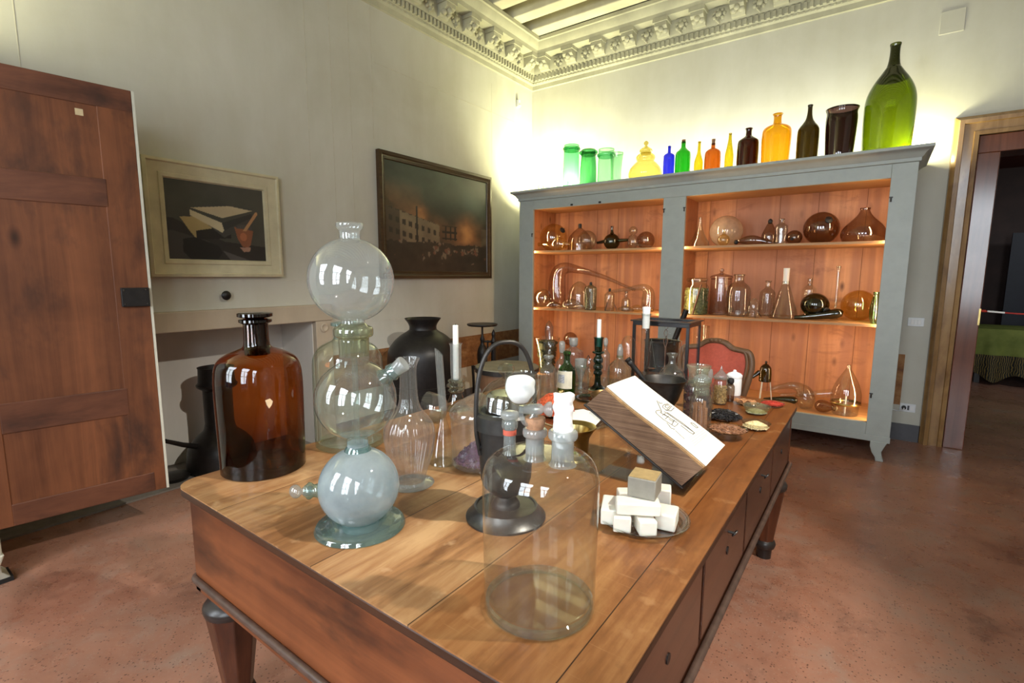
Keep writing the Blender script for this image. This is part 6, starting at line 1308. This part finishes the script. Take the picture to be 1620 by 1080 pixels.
retort('lying_amphora', 'smoky bottle lying with its pale mouth toward the room on the cabinet floor', [(1294, 640, 6, 0.06), (1298, 641, 11, 0.03), (1305, 642, 11.5, 0), (1312, 643, 8, -0.03), (1317, 644, 5, -0.05), (1321, 645, 5.5, -0.06)], 0, SMOKE, -0.68, 'bottle', (('mouth', 1321, 645, 4.4, plain('pale_mouth', (0.6, 0.5, 0.35), 0.5)),))
retort('dark_tube', 'dark teal glass tube lying at the left of the clear retort', [(1208, 630, 2), (1225, 630, 4), (1245, 631, 6), (1256, 632, 6.5), (1262, 632, 3)], 0, glass('blue_green_tube', (0.2, 0.3, 0.3), 1.6, 0.09), -0.50, 'tube')
t, c = shb('herb_vase', 'tapered glass vase of dark herbs on the cabinet floor at the left', 865, 0, [(None, 11.5), (580, 12.5), (560, 15), (545, 18), (534, 20.5)], CLEAR, -0.60, 'vase')
r_ = rad(c, 14); zf = z_at(c[0], c[1], 540); mb = fill(c, r_*0.95, c[2]+0.006, zf, 420, 0.014, 'flake', 33)
mb.v = [(c[0]+(x-c[0])*(0.82+0.40*(z-c[2])/(zf-c[2])), c[1]+(y-c[1])*(0.82+0.40*(z-c[2])/(zf-c[2])), z) for x, y, z in mb.v]
tag(mb.build('dark_herbs', plain('dark_herbs', (0.045, 0.052, 0.02), 0.8, 0, 0.6, 70), None, (c[0], c[1], c[2]+0.006), smooth=False), 'dark green herbs in the tapered vase on the cabinet floor', 'herbs', None, 'stuff')
c = shc(902, 560, 0, -0.4); P = on(1, -0.4, 902, 536); r_ = rad(P, 11)
t = thing('globe_flask', 'smoky globe flask on a tall neck on the cabinet floor', 'flask', c, GS[0])
MB().lathe(smoothprof([(0, 0), (0.06, 0), (0.055, 0.02), (0.02, 0.06), (0.018, P[2]-c[2]-r_)], 2), c, 24).build('foot', CLEAR2, t); MB().sphere((c[0], c[1], P[2]), r_, 28).build('bulb', SMOKE, t)
shb('tall_cylinder', 'tall clear cylinder behind the red chair on the cabinet floor', 1106, 0, [(None, 13), (590, 13), (550, 13), (515, 13)], CLEAR2, -0.45, 'cylinder', sm=0)
# ------------------------------------------------------------------ furniture and vessels around the table
# left cabinet with its open door
LX, LY = 0.50, -5.42
lc = thing('left_cabinet', 'cream painted cabinet at the left wall with one wooden door swung open', 'cabinet', (0.26, -6.3, 0))
LZ = 2.62
MB().box(0.02, LX-0.06, LY-1.75, LY, 0.16, LZ-0.03).build('carcass', CREAMP, lc, smooth=False, bevel=0.004)
MB().box(0.02, LX+0.03, LY-1.76, LY+0.045, 0.135, 0.235).build('base_moulding', CREAMP, lc, smooth=False, bevel=0.012)
MB().box(0.02, LX+0.07, LY-1.75, LY+0.06, LZ-0.03, LZ).build('cornice', CREAMP, lc, smooth=False, bevel=0.01)
for yy in (LY+0.02, LY-1.70):
    P = [(-0.09, 0.14), (0.03, 0.14), (0.012, 0.09), (0.015, 0.055), (0.04, 0.025), (0.045, 0.0), (-0.05, 0.0), (-0.06, 0.06)]
    fb = MB().prism(P, lambda a, b, h: (LX-0.02+h, yy+a, b), -0.06, 0.06).build('foot', CREAMP, lc, smooth=False, bevel=0.005)
    MB().box(LX-0.085, LX+0.045, yy-0.055, yy+0.05, 0.0, 0.022).build('pad', BLACKR, fb, smooth=False)
DP0 = np.array((0.484, -5.368, 0.0)); DD = np.array((0.13524, 0.99081, 0)); DN = np.array((DD[1], -DD[0], 0))
dr = thing('cabinet_door', 'open reddish pine panelled cabinet door with a black iron lock', 'cabinet door', DP0+DD*0.3+np.array((0, 0, 0.25)))
def dbox(s0, s1, z0, z1, d0, d1): 
    mb = MB(); v = [tuple(DP0+DD*s_+DN*d_+np.array((0, 0, z))) for z in (z0, z1) for d_ in (d0, d1) for s_ in (s0, s1)]
    return mb._add(v, [(0, 2, 3, 1), (4, 5, 7, 6), (0, 1, 5, 4), (2, 6, 7, 3), (0, 4, 6, 2), (1, 3, 7, 5)])
SL0, SR0, SR1 = -0.10, 0.538, 0.69
dbox(SR0, SR1, 0.25, 2.465, -0.028, 0.0).build('stile', DOORW, dr, smooth=False, bevel=0.003)
dbox(SL0, 0.052, 0.25, 2.465, -0.028, 0.0).build('stile', DOORW, dr, smooth=False, bevel=0.003)
for z0, z1, e in ((2.352, 2.465, 0.152), (1.848, 1.993, 0.012), (0.722, 0.873, 0.014), (0.25, 0.362, 0.10)):
    dbox(0.05, SR0+e, z0, z1, -0.026, 0.0012).build('rail', DOORH, dr, smooth=False, bevel=0.004)
for z0, z1 in ((1.99, 2.356), (0.87, 1.852), (0.358, 0.726)): dbox(0.045, SR0+0.004, z0, z1, -0.022, -0.0035).build('panel', DOORW, dr, smooth=False)
dbox(SR1, SR1+0.012, 0.25, 2.465, -0.03, 0.002).build('edge_strip', CREAMP, dr, smooth=False)
lk = dbox(0.562, 0.688, 1.322, 1.425, 0.0, 0.022).build('lock', IRON, dr, smooth=False, bevel=0.003)
q = MB()
for s_ in (0.575, 0.675):
    for z in (1.335, 1.412): q.sphere(DP0+DD*s_+DN*0.022+np.array((0, 0, z)), 0.005, 8)
q.build('rivets', IRON2, lk)
dbox(0.452, 0.484, 2.293, 2.325, -0.0035, -0.0025).build('paper_tag', plain('old_tag', (0.45, 0.35, 0.20), 0.8), dr, smooth=False)
# pot in the fireplace
P = (-0.15, -4.06, 0.0125); c = np.array(P)
t = thing('fireplace_pot', 'black iron pot with a tall collared neck and long handle in the fireplace', 'pot', c)
zp_ = lambda py: z_at(c[0], c[1], py)-c[2]
px_ = pr((c[0], c[1], 0.3)); print('firepot', px_, rad(c, 40))
MB().lathe(smoothprof([(0, 0), (0.20, 0), (0.235, 0.015), (0.24, 0.05), (0.225, 0.17), (0.17, 0.25), (0.115, 0.30), (0.10, 0.36)], 3), c, 40).build('belly', IRON, t)
MB().lathe(smoothprof([(0.10, 0.33), (0.10, 0.60), (0.105, 0.62), (0.135, 0.64), (0.14, 0.66), (0.125, 0.68), (0.12, 0.78), (0.125, 0.79), (0.11, 0.79), (0.10, 0.70)], 2), c, 36).build('neck', IRON, t)
MB().tube([(c[0]+0.02, c[1]-0.16, 0.22), (c[0]+0.10, c[1]-0.30, 0.29), (c[0]+0.14, c[1]-0.42, 0.36)], [0.022, 0.017, 0.014], 12).build('handle', IRON, t)
MB().lathe([(0, 0), (0.09, 0), (0.11, 0.03), (0.05, 0.05), (0, 0.05)], (c[0]-0.02, c[1]-0.33, c[2]), 24).build('side_tray', IRON, t)
# black urn by the left wall
U = on(0, 0.50, 669, 512); c = np.array((0.50, U[1], 0.0)); zu = lambda py: z_at(c[0], c[1], py); ru = lambda py, hw: rad((c[0], c[1], zu(py)), hw)
t = thing('black_urn', 'large black metal urn with a flared rim by the left wall', 'urn', c)
q = [(0, 0), (0.14, 0), (0.15, 0.02), (0.16, 0.15)]+[(ru(py, hw), zu(py)) for py, hw in ((628, 50), (610, 54), (590, 56.5), (570, 57), (553, 55), (540, 47), (530, 36), (524, 26), (520, 21))]
MB().lathe(smoothprof(q, 3), c, 56).build('body', IRON, t)
q = [(ru(522, 22), zu(522)), (ru(516, 21.5), zu(516)), (ru(510, 24), zu(510)), (ru(504, 28.5), zu(504)), (ru(503, 28.5), zu(503)), (ru(505, 26), zu(505)-0.003), (ru(516, 19), zu(516)), (ru(524, 19), zu(526))]
MB().lathe(smoothprof(q, 2), c, 48).build('rim', IRON, t)
bd = MB()
for py in (615, 604): bd.lathe([(ru(py, 54.5)+0.001, zu(py)-0.004), (ru(py, 54.5)+0.006, zu(py)), (ru(py, 54.5)+0.001, zu(py)+0.004)], c, 56)
bd.build('bands', IRON2, t)
# iron disc stand
S = on(0, 0.36, 763, 512); c = np.array((0.36, S[1], 0.0)); zs_ = lambda py: z_at(c[0], c[1], py); rs_ = lambda py, hw: rad((c[0], c[1], zs_(py)), hw)
t = thing('iron_disc_stand', 'black iron stand with a round disc top in the corner left of the cabinet', 'stand', c)
MB().lathe([(0, 0), (rs_(512, 23), 0.0), (rs_(512, 24.5), 0.012), (rs_(512, 24), 0.022), (0, 0.024)], (c[0], c[1], zs_(515)), 40).build('disc', IRON, t)
q = [(0.016, 0.0), (0.016, zs_(585)), (0.05, zs_(578)), (0.06, zs_(560)), (0.045, zs_(550)), (0.02, zs_(543)), (0.028, zs_(536)), (0.012, zs_(530)), (0.012, zs_(514))]
MB().lathe(smoothprof(q, 2), c, 24).build('column', IRON, t)
c2 = Vector(c)+rv*0.125; q = [(0.02, 0.0), (0.02, zs_(590)), (0.03, zs_(585)), (0.026, zs_(545)), (0.03, zs_(540)), (0.018, zs_(533)), (0.024, zs_(528)), (0.004, zs_(521))]
MB().lathe(smoothprof(q, 2), c2, 20).build('post', IRON, t)
MB().tube([(c[0], c[1], zs_(540)), (c2.x, c2.y, zs_(540))], 0.012, 10).build('arm', IRON, t); MB().tube([Vector(c)+rv*0.06+Vector((0, 0, zs_(538))), Vector(c)+rv*0.06+Vector((0, 0, zs_(560)))], 0.010, 10).build('pin', IRON, t)
sc_ = MB(); P0_ = Vector(c)-rv*0.10
sc_.tube(smoothpath([P0_+Vector((0, 0, 0.0)), P0_+Vector((0, 0, zs_(600)*0.9)), P0_-rv*0.01+Vector((0, 0, zs_(578)))]), 0.016, 10); sc_.tube([P0_+Vector((0, 0, zs_(583))), Vector(c)+Vector((0, 0, zs_(583)))], 0.012, 8)
for k in range(4): sc_.sphere(P0_+rv*0.03*k+Vector((0, 0, zs_(580))), 0.018, 8)
sc_.build('scroll_bracket', IRON, t)
MB().lathe([(0, 0), (0.16, 0), (0.16, 0.02), (0.05, 0.04), (0, 0.04)], c, 28).build('base', IRON, t)
# round tub
c = np.array((1.10, -2.02, 0.0)); zt_ = z_at(c[0], c[1], 578); R = rad((c[0], c[1], zt_), 50)
t = thing('wooden_tub', 'round brown tub with a flat greyish lid standing behind the table', 'tub', c)
MB().lathe([(0, 0), (R*0.93, 0), (R*0.955, 0.02), (R*0.96, zt_-0.06), (R*0.93, zt_-0.03), (0, zt_-0.03)], c, 48).build('body', wood('tub_wood', (0.11, 0.055, 0.03), (0.24, 0.125, 0.065), 2, 0.5, 14), t)
MB().lathe([(0, zt_-0.03), (R, zt_-0.05), (R*1.0, zt_-0.008), (R*0.98, zt_), (0, zt_)], c, 48).build('lid', [plain('grey_lid', (0.20, 0.18, 0.12), 0.6, 0, 0.25, 9)], t)
MB().lathe([(R*1.002, zt_-0.052), (R*1.02, zt_-0.05), (R*1.02, zt_-0.012), (R*1.002, zt_-0.01)], c, 48).build('hoop', IRON2, t)
# red chair behind the far end of the table
yc = -2.16; O = on(1, yc, 1130, 540); xs_ = lambda px, py: on(1, yc, px, py)
L = xs_(1070, 585)[0]; Rr = xs_(1190, 585)[0]; xm = (L+Rr)/2; hwc = (Rr-L)/2*0.96; zt_ = O[2]; zb = 0.56
ch = thing('red_armchair', 'carved walnut chair with red upholstered back behind the far table end', 'chair', (xm, yc+0.2, 0))
out = [(-0.62, zb), (-0.80, zb+0.10), (-0.94, zt_-0.26), (-1.0, zt_-0.15), (-0.92, zt_-0.07), (-0.70, zt_-0.055), (-0.48, zt_-0.045), (-0.25, zt_-0.01), (0, zt_), (0.25, zt_-0.01), (0.48, zt_-0.045), (0.70, zt_-0.055), (0.92, zt_-0.07), (1.0, zt_-0.15), (0.94, zt_-0.26), (0.80, zb+0.10), (0.62, zb)]
bkY = lambda z: yc+0.10*(z-zb)
pts = [(xm+a*hwc, bkY(z), z) for a, z in out]; sp_ = smoothpath(pts, 5)
MB().tube(sp_+[sp_[0]], 0.020, 12).build('back_frame', CHAIRW, ch)
for k_, rr in ((0.88, 0.009),): MB().tube([(xm+(x-xm)*k_, y-0.012, zb+0.02+(z-zb)*0.955) for x, y, z in sp_], rr, 8).build('frame_bead', CHAIRW, ch)
cr = MB()
for a in (-0.12, 0, 0.12): cr.sphere((xm+a*hwc, bkY(zt_)-0.012, zt_+0.004), 0.016, 10)
for s_ in (-1, 1): cr.sphere((xm+s_*hwc*0.92, bkY(zt_)-0.012, zt_-0.07), 0.016, 10)
cr.build('carving', CHAIRW, ch)
pan = MB(); v = []; n = len(sp_)
inn = [(xm+(x-xm)*0.87, zb+0.02+(z-zb)*0.945) for x, y, z in sp_]; cx_, cz_ = xm, (zb+zt_)/2
for k, bul in ((1.0, 0.0), (0.8, 0.02), (0.5, 0.034), (0.2, 0.04)): v += [(cx_+(x-cx_)*k, bkY(cz_+(z-cz_)*k)-0.006-bul, cz_+(z-cz_)*k) for x, z in inn]
f = [(r*n+i, r*n+(i+1) % n, (r+1)*n+(i+1) % n, (r+1)*n+i) for r in range(3) for i in range(n)]; f.append(tuple(3*n+i for i in range(n)))
v += [(x, bkY(z)+0.012, z) for x, z in inn]; f += [(i, (i+1) % n, 4*n+(i+1) % n, 4*n+i) for i in range(n)]; f.append(tuple(4*n+i for i in range(n))[::-1])
pan._add(v, f).build('back_cushion', REDV, ch)
nl = MB()
for i in range(0, n, 1): nl.sphere((inn[i][0], bkY(inn[i][1])-0.010, inn[i][1]), 0.0055, 6)
nl.build('nail_trim', plain('pale_nails', (0.55, 0.5, 0.42), 0.4, 0.3), ch)
se = MB().prism(rrect(xm-0.27, xm+0.27, yc-0.48, yc+0.02, 0.08), lambda a, b, h: (a, b, h), 0.40, 0.49); se.build('seat', REDV, ch, bevel=0.02)
MB().prism(rrect(xm-0.275, xm+0.275, yc-0.485, yc+0.025, 0.08), lambda a, b, h: (a, b, h), 0.34, 0.40).build('seat_rail', CHAIRW, ch, bevel=0.008)
for sx in (-1, 1):
    MB().tube(smoothpath([(xm+sx*0.24, yc-0.44, 0.36), (xm+sx*0.265, yc-0.47, 0.24), (xm+sx*0.24, yc-0.45, 0.08), (xm+sx*0.26, yc-0.47, 0.012)]), [0.03]*6+[0.022]*6+[0.017]*6+[0.022], 12).build('leg', CHAIRW, ch)
    MB().tube(smoothpath([(xm+sx*0.62*hwc, bkY(zb), zb+0.02), (xm+sx*0.235, yc-0.005, 0.37), (xm+sx*0.23, yc+0.02, 0.2), (xm+sx*0.25, yc+0.10, 0.012)]), 0.022, 12).build('leg', CHAIRW, ch)
for o in bpy.data.objects:
    if '_o' in o: del o['_o']
